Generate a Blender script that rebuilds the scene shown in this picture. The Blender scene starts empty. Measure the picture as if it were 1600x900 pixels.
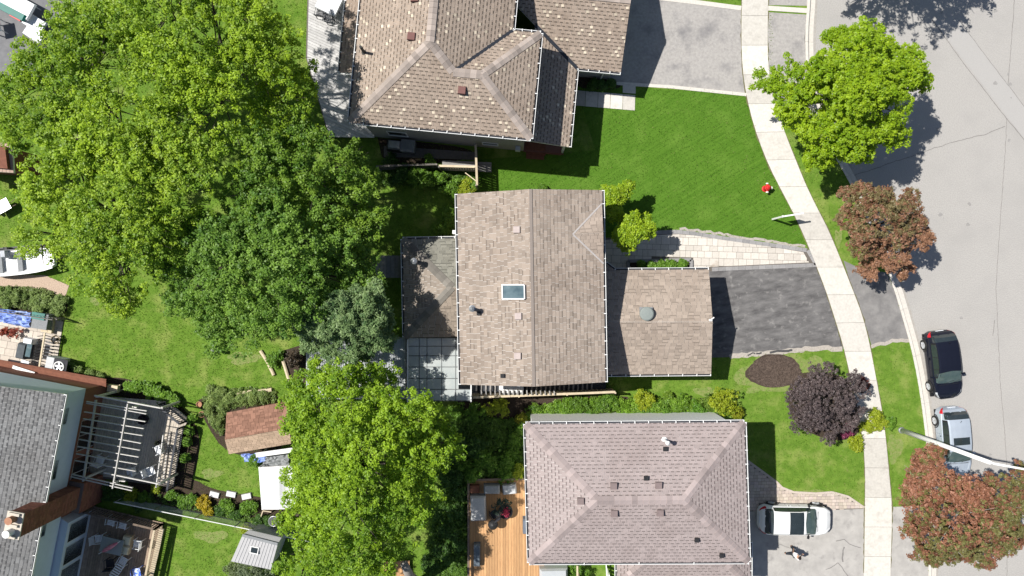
import bpy, math, random
import numpy as np
from mathutils import Vector, Matrix
random.seed(7); rng = np.random.default_rng(7)
sc = bpy.context.scene
COL = sc.collection
# ------------------------------------------------------------------ camera, sky, sun
H = 45.0            # camera height above the ground (m); 25 px of the photograph = 1 m on the ground
cam = bpy.data.objects.new('camera', bpy.data.cameras.new('camera')); COL.objects.link(cam)
cam.location = (0, 0, H); cam.data.sensor_width = 36; cam.data.lens = 36*1125/1600
cam.data.clip_end = 2000; sc.camera = cam
SUN_EL = 55.0; SDX, SDY = 0.952, -0.306       # direction the shadows fall
w = bpy.data.worlds.new('World'); sc.world = w; w.use_nodes = True
nt = w.node_tree; bg = nt.nodes['Background']
sky = nt.nodes.new('ShaderNodeTexSky'); sky.sky_type = 'NISHITA'; sky.sun_disc = False
sky.sun_elevation = math.radians(SUN_EL); sky.sun_rotation = math.atan2(-SDX, -SDY)
nt.links.new(sky.outputs[0], bg.inputs[0]); bg.inputs[1].default_value = 0.066
sl = bpy.data.lights.new('sun', 'SUN'); sl.energy = 5.0; sl.angle = math.radians(0.55); sl.color = (1, .965, .90)
so = bpy.data.objects.new('sun', sl); COL.objects.link(so)
ce = math.cos(math.radians(SUN_EL)); sd = Vector((SDX*ce, SDY*ce, -math.sin(math.radians(SUN_EL))))
so.rotation_euler = sd.to_track_quat('-Z', 'Y').to_euler(); so.location = (-30, 10, 40)
sc.view_settings.view_transform = 'Standard'; sc.view_settings.look = 'None'
sc.view_settings.exposure = 0.38; sc.view_settings.gamma = 1
# ------------------------------------------------------------------ helpers
def W(px, py, h=0.0):
    k = (1-h/H)/25.0
    return Vector(((px-800)*k, -(py-450)*k, h))
def P2(pts, h=0.0): return [tuple(W(x, y, h)[:2]) for x, y in pts]
MATS = {}
def mat(name, c1, c2=None, scale=6.0, rough=.85, bump=0.0, attr=False, metal=0.0, detail=5.0, stretch=None, rot=0,
        c3=None, s3=0.7, t3=(.55, .7), rnd=0.0, spec=.3, world=True, contrast=(.3, .7), coat=0, bscale=None):
    if name in MATS: return MATS[name]
    m = bpy.data.materials.new(name); m.use_nodes = True; MATS[name] = m
    t = m.node_tree; N = t.nodes; L = t.links; b = N['Principled BSDF']
    b.inputs['Roughness'].default_value = rough; b.inputs['Metallic'].default_value = metal
    b.inputs['Specular IOR Level'].default_value = spec
    if coat: b.inputs['Coat Weight'].default_value = coat; b.inputs['Coat Roughness'].default_value = .05
    if world: src = N.new('ShaderNodeNewGeometry').outputs['Position']
    else: src = N.new('ShaderNodeTexCoord').outputs['Object']
    mp = N.new('ShaderNodeMapping')
    if rot:
        m0 = N.new('ShaderNodeMapping'); L.new(src, m0.inputs[0]); m0.inputs['Rotation'].default_value = (0, 0, rot); L.new(m0.outputs[0], mp.inputs[0])
    else: L.new(src, mp.inputs[0])
    if stretch: mp.inputs['Scale'].default_value = stretch
    n = N.new('ShaderNodeTexNoise'); n.inputs['Scale'].default_value = scale; n.inputs['Detail'].default_value = detail
    n.inputs['Roughness'].default_value = .65
    L.new(mp.outputs[0], n.inputs['Vector'])
    c2 = c2 or tuple(x*.8 for x in c1)
    r = N.new('ShaderNodeMapRange'); r.inputs[1].default_value = contrast[0]; r.inputs[2].default_value = contrast[1]
    L.new(n.outputs['Fac'], r.inputs[0])
    mx = N.new('ShaderNodeMix'); mx.data_type = 'RGBA'; L.new(r.outputs[0], mx.inputs[0])
    mx.inputs[6].default_value = (*c1, 1); mx.inputs[7].default_value = (*c2, 1); out = mx.outputs[2]
    if c3:
        n3 = N.new('ShaderNodeTexNoise'); n3.inputs['Scale'].default_value = s3; n3.inputs['Detail'].default_value = 7
        n3.inputs['Roughness'].default_value = .6
        L.new(src, n3.inputs['Vector']); r3 = N.new('ShaderNodeMapRange')
        r3.inputs[1].default_value, r3.inputs[2].default_value = t3; L.new(n3.outputs['Fac'], r3.inputs[0])
        m3 = N.new('ShaderNodeMix'); m3.data_type = 'RGBA'; L.new(r3.outputs[0], m3.inputs[0])
        L.new(out, m3.inputs[6]); m3.inputs[7].default_value = (*c3, 1); out = m3.outputs[2]
    if attr:
        a = N.new('ShaderNodeAttribute'); a.attribute_name = 'Col'
        mm = N.new('ShaderNodeMix'); mm.data_type = 'RGBA'; mm.blend_type = 'MULTIPLY'; mm.inputs[0].default_value = 1
        L.new(out, mm.inputs[6]); L.new(a.outputs['Color'], mm.inputs[7]); out = mm.outputs[2]
    if rnd:
        oi = N.new('ShaderNodeObjectInfo'); rr = N.new('ShaderNodeMapRange'); L.new(oi.outputs['Random'], rr.inputs[0])
        rr.inputs[3].default_value = 1-rnd; rr.inputs[4].default_value = 1+rnd
        hs = N.new('ShaderNodeHueSaturation'); L.new(out, hs.inputs['Color']); L.new(rr.outputs[0], hs.inputs['Value']); out = hs.outputs[0]
    L.new(out, b.inputs['Base Color'])
    if bump:
        bn = N.new('ShaderNodeBump'); bn.inputs['Strength'].default_value = bump; bn.inputs['Distance'].default_value = .03
        if bscale:
            n2 = N.new('ShaderNodeTexNoise'); n2.inputs['Scale'].default_value = bscale; n2.inputs['Detail'].default_value = 4
            L.new(mp.outputs[0], n2.inputs['Vector']); L.new(n2.outputs['Fac'], bn.inputs['Height'])
        else: L.new(n.outputs['Fac'], bn.inputs['Height'])
        L.new(bn.outputs[0], b.inputs['Normal'])
    return m
def leafmat(name, trans=.4, rough=.5):
    if name in MATS: return MATS[name]
    m = bpy.data.materials.new(name); m.use_nodes = True; MATS[name] = m
    t = m.node_tree; N = t.nodes; L = t.links; N.remove(N['Principled BSDF'])
    a = N.new('ShaderNodeAttribute'); a.attribute_name = 'Col'
    d = N.new('ShaderNodeBsdfPrincipled'); d.inputs['Roughness'].default_value = rough; d.inputs['Specular IOR Level'].default_value = .35
    tr = N.new('ShaderNodeBsdfTranslucent'); mx = N.new('ShaderNodeMixShader'); mx.inputs[0].default_value = trans
    L.new(a.outputs['Color'], d.inputs['Base Color'])
    h = N.new('ShaderNodeMix'); h.data_type = 'RGBA'; h.blend_type = 'MULTIPLY'; h.inputs[0].default_value = 1
    h.inputs[7].default_value = (1.15, 1.1, .6, 1); L.new(a.outputs['Color'], h.inputs[6]); L.new(h.outputs[2], tr.inputs[0])
    L.new(d.outputs[0], mx.inputs[1]); L.new(tr.outputs[0], mx.inputs[2]); L.new(mx.outputs[0], N['Material Output'].inputs[0])
    return m
def tagp(o, label=None, cat=None, group=None, kind=None):
    for k, v in (('label', label), ('category', cat), ('group', group), ('kind', kind)):
        if v: o[k] = v
    return o
def thing(name, label, cat, loc=(0, 0, 0), group=None, rz=0.0):
    o = bpy.data.objects.new(name, None); COL.objects.link(o); o.location = loc; o.rotation_euler = (0, 0, rz)
    o.empty_display_size = .2
    return tagp(o, label, cat, group)
OFF = {}
def root_off(p):
    v = Vector((0, 0, 0))
    while p is not None:
        v += Vector(p.location); p = p.parent
    return v
class M:
    def __init__(s): s.v = []; s.f = []; s.c = []; s.m = []; s.col = (1, 1, 1); s.mi = 0
    def face(s, pts, col=None, mi=None):
        b = len(s.v); s.v += [tuple(p) for p in pts]; s.f.append(tuple(range(b, b+len(pts))))
        s.c.append(col or s.col); s.m.append(s.mi if mi is None else mi)
    def prism(s, poly, z0, z1, bottom=False, mi=None):
        # poly: list of xy (CCW or CW); z0/z1 floats or per-vertex lists
        n = len(poly); a = sum(poly[i][0]*poly[(i+1) % n][1]-poly[(i+1) % n][0]*poly[i][1] for i in range(n))
        z0 = z0 if isinstance(z0, (list, tuple)) else [z0]*n; z1 = z1 if isinstance(z1, (list, tuple)) else [z1]*n
        if a < 0: poly = poly[::-1]; z0 = z0[::-1]; z1 = z1[::-1]
        b = len(s.v); s.v += [(p[0], p[1], z) for p, z in zip(poly, z0)]+[(p[0], p[1], z) for p, z in zip(poly, z1)]
        fs = [tuple(range(b+n, b+2*n))]
        if bottom: fs.append(tuple(range(b+n-1, b-1, -1)))
        for i in range(n): j = (i+1) % n; fs.append((b+i, b+j, b+n+j, b+n+i))
        s.f += fs; s.c += [s.col]*len(fs); s.m += [s.mi if mi is None else mi]*len(fs)
        return s
    def box(s, cx, cy, z0, z1, sx, sy, rz=0.0, mi=None, taper=1.0):
        c, n = math.cos(rz), math.sin(rz)
        def q(x, y): return (cx+x*c-y*n, cy+x*n+y*c)
        p = [q(-sx/2, -sy/2), q(sx/2, -sy/2), q(sx/2, sy/2), q(-sx/2, sy/2)]
        if taper == 1.0: return s.prism(p, z0, z1, True, mi)
        t = taper; p2 = [q(-sx/2*t, -sy/2*t), q(sx/2*t, -sy/2*t), q(sx/2*t, sy/2*t), q(-sx/2*t, sy/2*t)]
        b = len(s.v); s.v += [(*a, z0) for a in p]+[(*a, z1) for a in p2]
        fs = [(b+3, b+2, b+1, b), (b+4, b+5, b+6, b+7)]+[(b+i, b+(i+1) % 4, b+4+(i+1) % 4, b+4+i) for i in range(4)]
        s.f += fs; s.c += [s.col]*6; s.m += [s.mi if mi is None else mi]*6
        return s
    def bar(s, a, b, w, h, mi=None):
        # square bar between two 3D points
        a = Vector(a); b = Vector(b); d = (b-a).normalized(); up = Vector((0, 0, 1))
        if abs(d.z) > .95: up = Vector((0, 1, 0))
        x = d.cross(up).normalized()*w/2; y = x.cross(d).normalized()*h/2
        r = [a-x-y, a+x-y, a+x+y, a-x+y, b-x-y, b+x-y, b+x+y, b-x+y]
        k = len(s.v); s.v += [tuple(p) for p in r]
        fs = [(k, k+3, k+2, k+1), (k+4, k+5, k+6, k+7)]+[(k+i, k+(i+1) % 4, k+4+(i+1) % 4, k+4+i) for i in range(4)]
        s.f += fs; s.c += [s.col]*6; s.m += [s.mi if mi is None else mi]*6
        return s
    def tube(s, pts, rad, seg=8, cap=True, mi=None):
        pts = [Vector(p) for p in pts]; n = len(pts)
        rad = rad if isinstance(rad, (list, tuple)) else [rad]*n
        b = len(s.v); ref = Vector((0.13, .21, .97))
        for i, p in enumerate(pts):
            d = (pts[min(i+1, n-1)]-pts[max(i-1, 0)]).normalized()
            rf = ref if abs(d.dot(ref)) < .95 else Vector((1, 0, 0))
            x = d.cross(rf).normalized(); y = d.cross(x)
            for k in range(seg):
                t = 2*math.pi*k/seg; s.v.append(tuple(p+x*math.cos(t)*rad[i]+y*math.sin(t)*rad[i]))
        fs = []
        for i in range(n-1):
            for k in range(seg):
                k2 = (k+1) % seg; fs.append((b+i*seg+k, b+(i+1)*seg+k, b+(i+1)*seg+k2, b+i*seg+k2))
        if cap: fs.append(tuple(b+k for k in range(seg))); fs.append(tuple(b+(n-1)*seg+k for k in range(seg-1, -1, -1)))
        s.f += fs; s.c += [s.col]*len(fs); s.m += [s.mi if mi is None else mi]*len(fs)
        return s
    def lathe(s, cx, cy, prof, seg=16, mi=None):
        return s.tube([(cx, cy, z) for r, z in prof], [r for r, z in prof], seg, True, mi) if False else s._lathe(cx, cy, prof, seg, mi)
    def _lathe(s, cx, cy, prof, seg, mi):
        b = len(s.v)
        for r, z in prof:
            for k in range(seg):
                t = 2*math.pi*k/seg; s.v.append((cx+r*math.cos(t), cy+r*math.sin(t), z))
        fs = []
        for i in range(len(prof)-1):
            for k in range(seg):
                k2 = (k+1) % seg; fs.append((b+i*seg+k, b+i*seg+k2, b+(i+1)*seg+k2, b+(i+1)*seg+k))
        fs.append(tuple(b+(len(prof)-1)*seg+k for k in range(seg)))
        s.f += fs; s.c += [s.col]*len(fs); s.m += [s.mi if mi is None else mi]*len(fs)
        return s
    def build(s, name, mats, parent=None, smooth=False, kind=None, label=None):
        me = bpy.data.meshes.new(name); o = root_off(parent)
        me.from_pydata([(x-o.x, y-o.y, z-o.z) for x, y, z in s.v], [], s.f)
        mats = mats if isinstance(mats, (list, tuple)) else [mats]
        for m in mats: me.materials.append(m)
        if len(mats) > 1: me.polygons.foreach_set('material_index', s.m)
        if any(c != (1, 1, 1) for c in s.c):
            at = me.attributes.new('Col', 'FLOAT_COLOR', 'FACE')
            at.data.foreach_set('color', np.array([(*c, 1) for c in s.c], dtype=np.float32).ravel())
        elif any(m.node_tree.nodes.get('Attribute') for m in mats):
            at = me.attributes.new('Col', 'FLOAT_COLOR', 'FACE')
            at.data.foreach_set('color', np.ones(4*len(s.f), dtype=np.float32))
        if smooth: me.polygons.foreach_set('use_smooth', [True]*len(s.f))
        ob = bpy.data.objects.new(name, me); COL.objects.link(ob)
        if parent is not None: ob.parent = parent
        if kind: ob['kind'] = kind
        if label: ob['label'] = label
        return ob
def copy_tree(o, parent=None):
    c = o.copy(); COL.objects.link(c)
    if parent is not None: c.parent = parent
    for ch in list(o.children): copy_tree(ch, c)
    return c
def clip(sub, clp):
    # Sutherland-Hodgman: subject polygon clipped by convex CCW polygon
    out = sub
    n = len(clp)
    for i in range(n):
        ax, ay = clp[i]; bx, by = clp[(i+1) % n]; ex, ey = bx-ax, by-ay
        inp = out; out = []
        if not inp: break
        pd = [ex*(y-ay)-ey*(x-ax) for x, y in inp]; m = len(inp)
        for j in range(m):
            k = (j+1) % m; d0, d1 = pd[j], pd[k]
            if d0 >= 0: out.append(inp[j])
            if (d0 > 0 and d1 < 0) or (d0 < 0 and d1 > 0):
                t = d0/(d0-d1); out.append((inp[j][0]+t*(inp[k][0]-inp[j][0]), inp[j][1]+t*(inp[k][1]-inp[j][1])))
    return out
def area(p): return .5*abs(sum(p[i][0]*p[(i+1) % len(p)][1]-p[(i+1) % len(p)][0]*p[i][1] for i in range(len(p))))
def inpoly(X, Y, poly):
    r = np.zeros(X.shape, bool); n = len(poly)
    for i in range(n):
        x1, y1 = poly[i]; x2, y2 = poly[(i+1) % n]
        if y1 == y2: continue
        c = ((y1 > Y) != (y2 > Y)) & (X < (x2-x1)*(Y-y1)/(y2-y1)+x1); r ^= c
    return r
def ribbon(m, pts, width, z, side=0.0, mi=None, thick=None):
    # pts xy; side: -1..1 shifts the strip to one side
    n = len(pts); L = []; R = []
    for i in range(n):
        a = Vector(pts[max(i-1, 0)]); b = Vector(pts[min(i+1, n-1)]); d = (b-a).normalized(); nn = Vector((-d.y, d.x))
        p = Vector(pts[i]); L.append(p+nn*width*(.5+side/2)); R.append(p-nn*width*(.5-side/2))
    for i in range(n-1):
        q = [L[i], R[i], R[i+1], L[i+1]]
        if thick: m.prism([tuple(t) for t in q], z-thick, z, mi=mi)
        else: m.face([(t.x, t.y, z) for t in q], mi=mi)
def npmesh(name, V, F, C, m, parent=None, kind=None, smooth=False):
    # V (n,3), F (f,k) constant size, C (f,3)
    me = bpy.data.meshes.new(name); o = root_off(parent); V = V-np.array(o)
    me.vertices.add(len(V)); me.vertices.foreach_set('co', V.astype(np.float32).ravel())
    k = F.shape[1]; me.loops.add(F.size); me.loops.foreach_set('vertex_index', F.astype(np.int32).ravel())
    me.polygons.add(len(F)); me.polygons.foreach_set('loop_start', np.arange(0, F.size, k, dtype=np.int32))
    me.update(calc_edges=True)
    at = me.attributes.new('Col', 'FLOAT_COLOR', 'FACE')
    at.data.foreach_set('color', np.concatenate([C, np.ones((len(C), 1))], 1).astype(np.float32).ravel())
    me.materials.append(m)
    if smooth: me.polygons.foreach_set('use_smooth', np.ones(len(F), bool))
    ob = bpy.data.objects.new(name, me); COL.objects.link(ob)
    if parent is not None: ob.parent = parent
    if kind: ob['kind'] = kind
    return ob
def rdir(n):
    v = rng.normal(size=(n, 3)); return v/np.linalg.norm(v, axis=1)[:, None]
def leaf_arrays(cent, crad, nper, size, ca, cb, up=.9, cvar=.18, aspect=.62, cc=None, pc=.35):
    # rosettes of folded leaves about each clump centre
    K = len(cent); n = K*nper; idx = np.repeat(np.arange(K), nper)
    d = rdir(n)*(rng.random(n)**.45)[:, None]*np.repeat(crad, nper)[:, None]; d[:, 2] *= .75
    p = cent[idx]+d
    nrm = d/np.repeat(crad, nper)[:, None]*.7+rdir(n)*.6; nrm[:, 2] += up; nrm /= np.linalg.norm(nrm, axis=1)[:, None]
    t = np.cross(nrm, rdir(n)); t /= np.linalg.norm(t, axis=1)[:, None]+1e-9; b = np.cross(nrm, t)
    s = size*(.65+.7*rng.random(n))[:, None]
    v = np.empty((n, 4, 3)); v[:, 0] = p-t*s*.5; v[:, 2] = p+t*s*.5
    v[:, 1] = p+b*s*aspect*.5-nrm*s*.12; v[:, 3] = p-b*s*aspect*.5-nrm*s*.12
    f = np.arange(n*4).reshape(n, 4)
    lf = np.sin(cent[:, 0]*.9+1.3)*np.cos(cent[:, 1]*.8)+np.sin(cent[:, 0]*.37-cent[:, 1]*.53)
    u = np.clip(np.repeat(np.clip(rng.random(K)+lf*.16, 0, 1), nper)*.7+rng.random(n)*.3, 0, 1)[:, None]
    c = np.array(ca)*(1-u)+np.array(cb)*u
    if cc is not None:
        pk = np.repeat(rng.random(K)+lf*.22 < pc, nper)[:, None]; c = np.where(pk, np.array(cc)*(.6+.5*u), c)
    c = c*(1+cvar*(rng.random((n, 1))*2-1))
    return v.reshape(-1, 3), f, c
def crown_points(lobes, dens, sub=.36, clear=1.3, zs=.72):
    pts = []
    for (c, R) in lobes:
        ns = max(5, int(11*(R/2.2)**.9)) if R > .8 else 5
        dirs = rdir(ns*2); dirs = dirs[dirs[:, 2] > -.35][:ns]
        subs = [(np.array(c)+np.array([x*R*.68, y*R*.68, z*R*.68*zs]), R*sub*(.75+.5*random.random())) for x, y, z in dirs]
        subs.append((np.array(c), R*.62))
        tot = sum(r*r for _, r in subs); N = int(dens*math.pi*R*R)
        for q, r in subs:
            k = max(3, int(N*r*r/tot)); dd = rdir(k); dd[:, 2] = np.where(dd[:, 2] < -.2, -dd[:, 2], dd[:, 2])
            rr = r*(.62+.42*rng.random(k))[:, None]; pts.append(q+dd*rr*np.array([1, 1, zs]))
    p = np.concatenate(pts); p[:, 2] = np.maximum(p[:, 2], clear)
    return p
BARK = mat('bark', (.10, .085, .07), (.05, .042, .035), scale=9, bump=.5, stretch=(1, 1, .25))
LEAF = leafmat('leaf')
LEAFD = leafmat('leaf_dark', .22)
def tree(name, label, cat, base, lobes, dens=7, nper=36, crad=.25, leaf=.125, ca=(.05, .12, .01), cb=(.12, .24, .02),
         group=None, tr=.22, clear=1.3, lm=None, fork=.45, up=.9, sub=.36, bark=None, zs=.72, twigs=40, cvar=.18, aspect=.62, ground=0.0, dm_=2.0, rs=1.08, cc=None, pc=.35):
    bp = W(*base); bp.z = ground
    root = thing(name, label, cat, bp, group)
    L3 = [(W(px, py, h), r/25*(1-h/H)) for px, py, r, h in lobes]
    L3b = [(c, r*rs) for c, r in L3]
    cp = crown_points(L3b, dens*dm_, sub=sub, clear=clear, zs=zs)
    cr = crad*(.7+.6*rng.random(len(cp)))
    v, f, c = leaf_arrays(cp, cr, nper, leaf, ca, cb, up=up, cvar=cvar, aspect=aspect, cc=cc, pc=pc)
    v[:, 2] = np.maximum(v[:, 2], .03+ground)
    npmesh('crown', v, f, c, lm or LEAF, root)
    m = M(); cz = sum(c.z for c, r in L3)/len(L3); top = Vector((sum(c.x for c, r in L3)/len(L3), sum(c.y for c, r in L3)/len(L3), cz))
    fk = bp+(top-bp)*fork; m.tube([bp, bp+(fk-bp)*.5, fk], [tr*1.25, tr, tr*.85], 8)
    for c, R in L3:
        q = c+Vector((0, 0, -R*.15)); mid = fk+(q-fk)*.5+Vector((0, 0, R*.12))
        m.tube([fk, mid, q], [tr*.6, tr*.38, tr*.16], 6)
        for _ in range(max(2, int(twigs/len(L3)))):
            d = rdir(1)[0]; e = c+Vector((d[0], d[1], abs(d[2])*.6))*R*.85; s0 = mid+(q-mid)*random.random()
            m.tube([s0, s0+(e-s0)*.55+Vector((0, 0, .05)), e], [tr*.2, tr*.12, tr*.04], 4, False)
    m.build('trunk', bark or BARK, root, smooth=True)
    return root
def bush(px, py, r, h, label, cat='shrub', name='shrub', ca=(.04, .11, .01), cb=(.10, .24, .02), group=None, n=1, leaf=.10, dens=14, nper=16, crad=.15, **kw):
    lob = [(px, py, r*.8, h*.5)]
    for i in range(4):
        a = random.random()*6.28; lob.append((px+math.cos(a)*r*.45, py+math.sin(a)*r*.45, r*.5, h*(.5+.3*random.random())))
    return tree(name, label, cat, (px, py), lob, dens=dens, nper=nper, crad=crad, leaf=leaf, ca=ca, cb=cb, group=group, tr=.035, clear=.08, twigs=10, fork=.3, dm_=1.6, rs=1.12, **kw)
# ------------------------------------------------------------------ materials
GRASS = mat('lawn_grass', (.075, .155, .016), (.15, .245, .035), scale=2.2, detail=10, rough=.95, bump=.6, bscale=60, c3=(.25, .29, .08), s3=.8, t3=(.50, .76), spec=.1)
GRASSF = mat('front_lawn_grass', (.06, .14, .013), (.095, .195, .022), scale=1.6, detail=10, rough=.95, bump=.6, bscale=60, c3=(.13, .23, .035), s3=.7, t3=(.50, .85), spec=.1, stretch=(.16, 4.5, 1), rot=-.56, contrast=(.35, .65))
SOIL = mat('soil', (.075, .055, .042), (.035, .026, .02), scale=14, bump=.8, rough=.95, spec=.1)
MULCH = mat('mulch', (.085, .062, .05), (.045, .033, .028), scale=22, bump=.8, rough=.95, spec=.1)
ROADM = mat('road_surface', (.415, .395, .375), (.295, .285, .27), scale=16, detail=14, bump=.3, rough=.9, c3=(.31, .298, .285), s3=.45, t3=(.46, .95), contrast=(.35, .68), bscale=60)
ROADP = mat('road_patch', (.42, .405, .39), (.31, .30, .29), scale=40, detail=8, bump=.2, rough=.9)
CRACK = mat('crack', (.14, .13, .125), (.26, .25, .24), scale=5)
CONC = mat('sidewalk_concrete', (.61, .58, .53), (.49, .465, .425), scale=7, detail=14, bump=.1, rough=.85, c3=(.38, .355, .32), s3=1.9, t3=(.52, .85), rnd=.13)
KERB = mat('kerb_concrete', (.62, .585, .53), (.50, .47, .43), scale=8, detail=8, bump=.15, rough=.9)
JOINT = mat('joint_dirt', (.16, .14, .12), (.10, .09, .08), scale=12)
ASPH = mat('old_asphalt', (.075, .072, .073), (.19, .183, .18), scale=1.7, detail=15, bump=.3, rough=.9, c3=(.34, .325, .31), s3=2.6, t3=(.56, .86), stretch=(.55, 1.5, 1), bscale=40, rot=-.15, contrast=(.32, .7))
ASPH2 = mat('apron_asphalt', (.135, .13, .13), (.26, .25, .24), scale=1.2, detail=14, bump=.3, rough=.9, c3=(.33, .31, .30), s3=1.1, t3=(.56, .8), bscale=40)
DRIVE = mat('light_driveway', (.28, .265, .255), (.40, .38, .36), scale=6, detail=14, bump=.2, rough=.9, c3=(.17, .165, .17), s3=.6, t3=(.50, .74), bscale=40)
DRIVE3 = mat('cracked_driveway', (.43, .41, .385), (.31, .295, .28), scale=1.3, detail=15, bump=.2, rough=.9, c3=(.20, .19, .185), s3=1.4, t3=(.57, .8), bscale=40)
PAVER = mat('paver_stone', (.60, .555, .50), (.50, .46, .41), scale=7, detail=8, bump=.15, rough=.85, rnd=.12, c3=(.42, .36, .30), s3=1.0, t3=(.62, .72))
PAVERB = mat('paver_border', (.30, .29, .29), (.24, .235, .235), scale=9, bump=.2, rnd=.12)
PAVERT = mat('tan_paver', (.52, .45, .39), (.42, .36, .32), scale=9, bump=.2, attr=True)
SHIN = mat('shingle_granules', (1, 1, 1), (.80, .80, .80), scale=45, detail=3, rough=.95, bump=.25, attr=True, spec=.1, c3=(.76, .74, .73), s3=.45, t3=(.45, .75))
FELT = mat('roof_deck', (.09, .08, .075), (.06, .055, .05), scale=5)
WHITE = mat('white_metal', (.78, .78, .77), (.70, .70, .69), scale=10, rough=.5)
DARKM = mat('dark_metal', (.035, .04, .05), (.02, .022, .03), scale=10, rough=.5)
STUCW = mat('white_wall', (.86, .86, .84), (.80, .80, .78), scale=8, bump=.15)
WALLG = mat('grey_wall', (.36, .35, .335), (.30, .29, .28), scale=6, bump=.15)
WALLBR = mat('tan_brick_wall', (.34, .27, .22), (.26, .20, .17), scale=7, bump=.3)
SIDING = mat('pale_blue_siding', (.62, .70, .82), (.56, .64, .76), scale=3, rough=.6)
BRICK = mat('red_brick', (.30, .13, .085), (.20, .085, .06), scale=10, bump=.3, rnd=.15)
MORTAR = mat('mortar', (.20, .15, .13), (.16, .12, .11), scale=12)
WOODG = mat('grey_wood', (.36, .345, .33), (.24, .23, .22), scale=5, detail=8, stretch=(1, 6, 1), bump=.2, rnd=.15)
WOODL = mat('light_grey_deck_wood', (.56, .55, .54), (.42, .41, .40), scale=5, detail=8, bump=.2, rnd=.13)
WOODO = mat('orange_cedar', (.56, .33, .16), (.40, .22, .105), scale=4, detail=8, stretch=(6, .6, 1), bump=.2, rnd=.16)
WOODB = mat('brown_wood', (.20, .15, .115), (.12, .09, .07), scale=5, detail=8, bump=.2, rnd=.18)
WOODC = mat('cream_wood', (.62, .52, .37), (.46, .38, .27), scale=5, detail=8, bump=.2, rnd=.12)
WOODR = mat('red_brown_wood', (.21, .085, .052), (.14, .055, .035), scale=5, detail=8, bump=.2, rnd=.12)
GLASSD = mat('dark_glass', (.02, .028, .03), (.03, .04, .045), scale=2, rough=.06, spec=.8, world=False)
PLASTW = mat('white_plastic', (.78, .79, .80), (.70, .71, .73), scale=4, rough=.45, world=False)
GREYF = mat('grey_fabric', (.27, .28, .29), (.20, .21, .22), scale=9, rough=.9, bump=.3)
BLACKP = mat('black_plastic', (.018, .018, .02), (.03, .03, .032), scale=6, rough=.5)
TERRA = mat('terracotta', (.42, .22, .13), (.33, .16, .10), scale=8)
BLUET = mat('blue_tarp', (.12, .22, .62), (.42, .52, .80), scale=1.6, detail=8, rough=.45, bump=.5)
TEAL = mat('teal_plastic', (.01, .17, .14), (.01, .12, .10), scale=3, rough=.5)
REDP = mat('red_paint', (.62, .03, .03), (.50, .02, .02), scale=8, rough=.45)
GALV = mat('galvanised', (.45, .46, .47), (.33, .34, .36), scale=6, rough=.4, metal=.6)
GRAVEL = mat('pink_gravel', (.52, .40, .31), (.36, .27, .21), scale=16, bump=.8, detail=8, rough=.95)
SHEETM = mat('canopy_sheet', (.46, .48, .49), (.38, .40, .415), scale=3, rough=.4)
# ------------------------------------------------------------------ ground, road, kerb, pavement
KL = [(1268, -160), (1264, -60), (1262, 0), (1257, 60), (1261, 130), (1279, 200), (1312, 258), (1338, 305), (1364, 365), (1385, 420), (1398, 455), (1411, 500),
      (1424, 545), (1435, 600), (1443, 655), (1449, 710), (1452, 790), (1451, 900), (1447, 1000), (1440, 1100)]
SL = [(1163, -160), (1161, -60), (1159, 0), (1158, 55), (1160, 110), (1167, 155), (1180, 205), (1200, 257), (1222, 300), (1241, 335), (1262, 382), (1289, 450),
      (1305, 500), (1319, 545), (1331, 600), (1343, 655), (1350, 702), (1352, 750), (1351, 795), (1350, 895), (1347, 1000), (1342, 1100)]
SR = [(1202, -160), (1201, -60), (1200, 0), (1199, 55), (1200, 105), (1208, 150), (1223, 200), (1247, 260), (1260, 292), (1278, 328), (1297, 365), (1331, 450),
      (1350, 500), (1362, 555), (1372, 610), (1380, 655), (1385, 697), (1389, 742), (1394, 795), (1391, 887), (1389, 1000), (1384, 1100)]
KLw = P2(KL)
g = M(); g.face([(-400, -400, -.18), (400, -400, -.18), (400, 400, -.18), (-400, 400, -.18)]); g.build('ground', GRASS, kind='structure')
m = M()  # yards west of the kerb: a raised plate
ye = [(KLw[0][0], 60)]+KLw+[(KLw[-1][0], -60)]
poly = ye+[(-80, -60), (-80, 60)]
m.prism(poly, -.2, 0.0); m.build('lawn', GRASS, kind='structure')
FLAWN = [(745, 250), (930, 235), (900, 130), (1166, 148), (1180, 205), (1200, 257), (1222, 300), (1241, 335), (1260, 384), (1130, 367), (1060, 357), (940, 372), (945, 295), (745, 300)]
m = M(); m.face([(*W(x, y)[:2], .004) for x, y in FLAWN[::-1]]); m.build('front_lawn', GRASSF, kind='structure')
m = M(); rp = [(x, y) for x, y in ye]
pol = rp+[(46, -60), (46, 60)]
m.face([(x, y, -.125) for x, y in pol]); m.build('road', ROADM, kind='structure')
m = M(); m.prism([(46, -60), (46, 60), (110, 60), (110, -60)], -.2, 0.0); m.prism([(45.4, -60), (45.4, 60), (46, 60), (46, -60)], -.2, .02); m.build('far_verge', GRASS, kind='structure')
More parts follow.
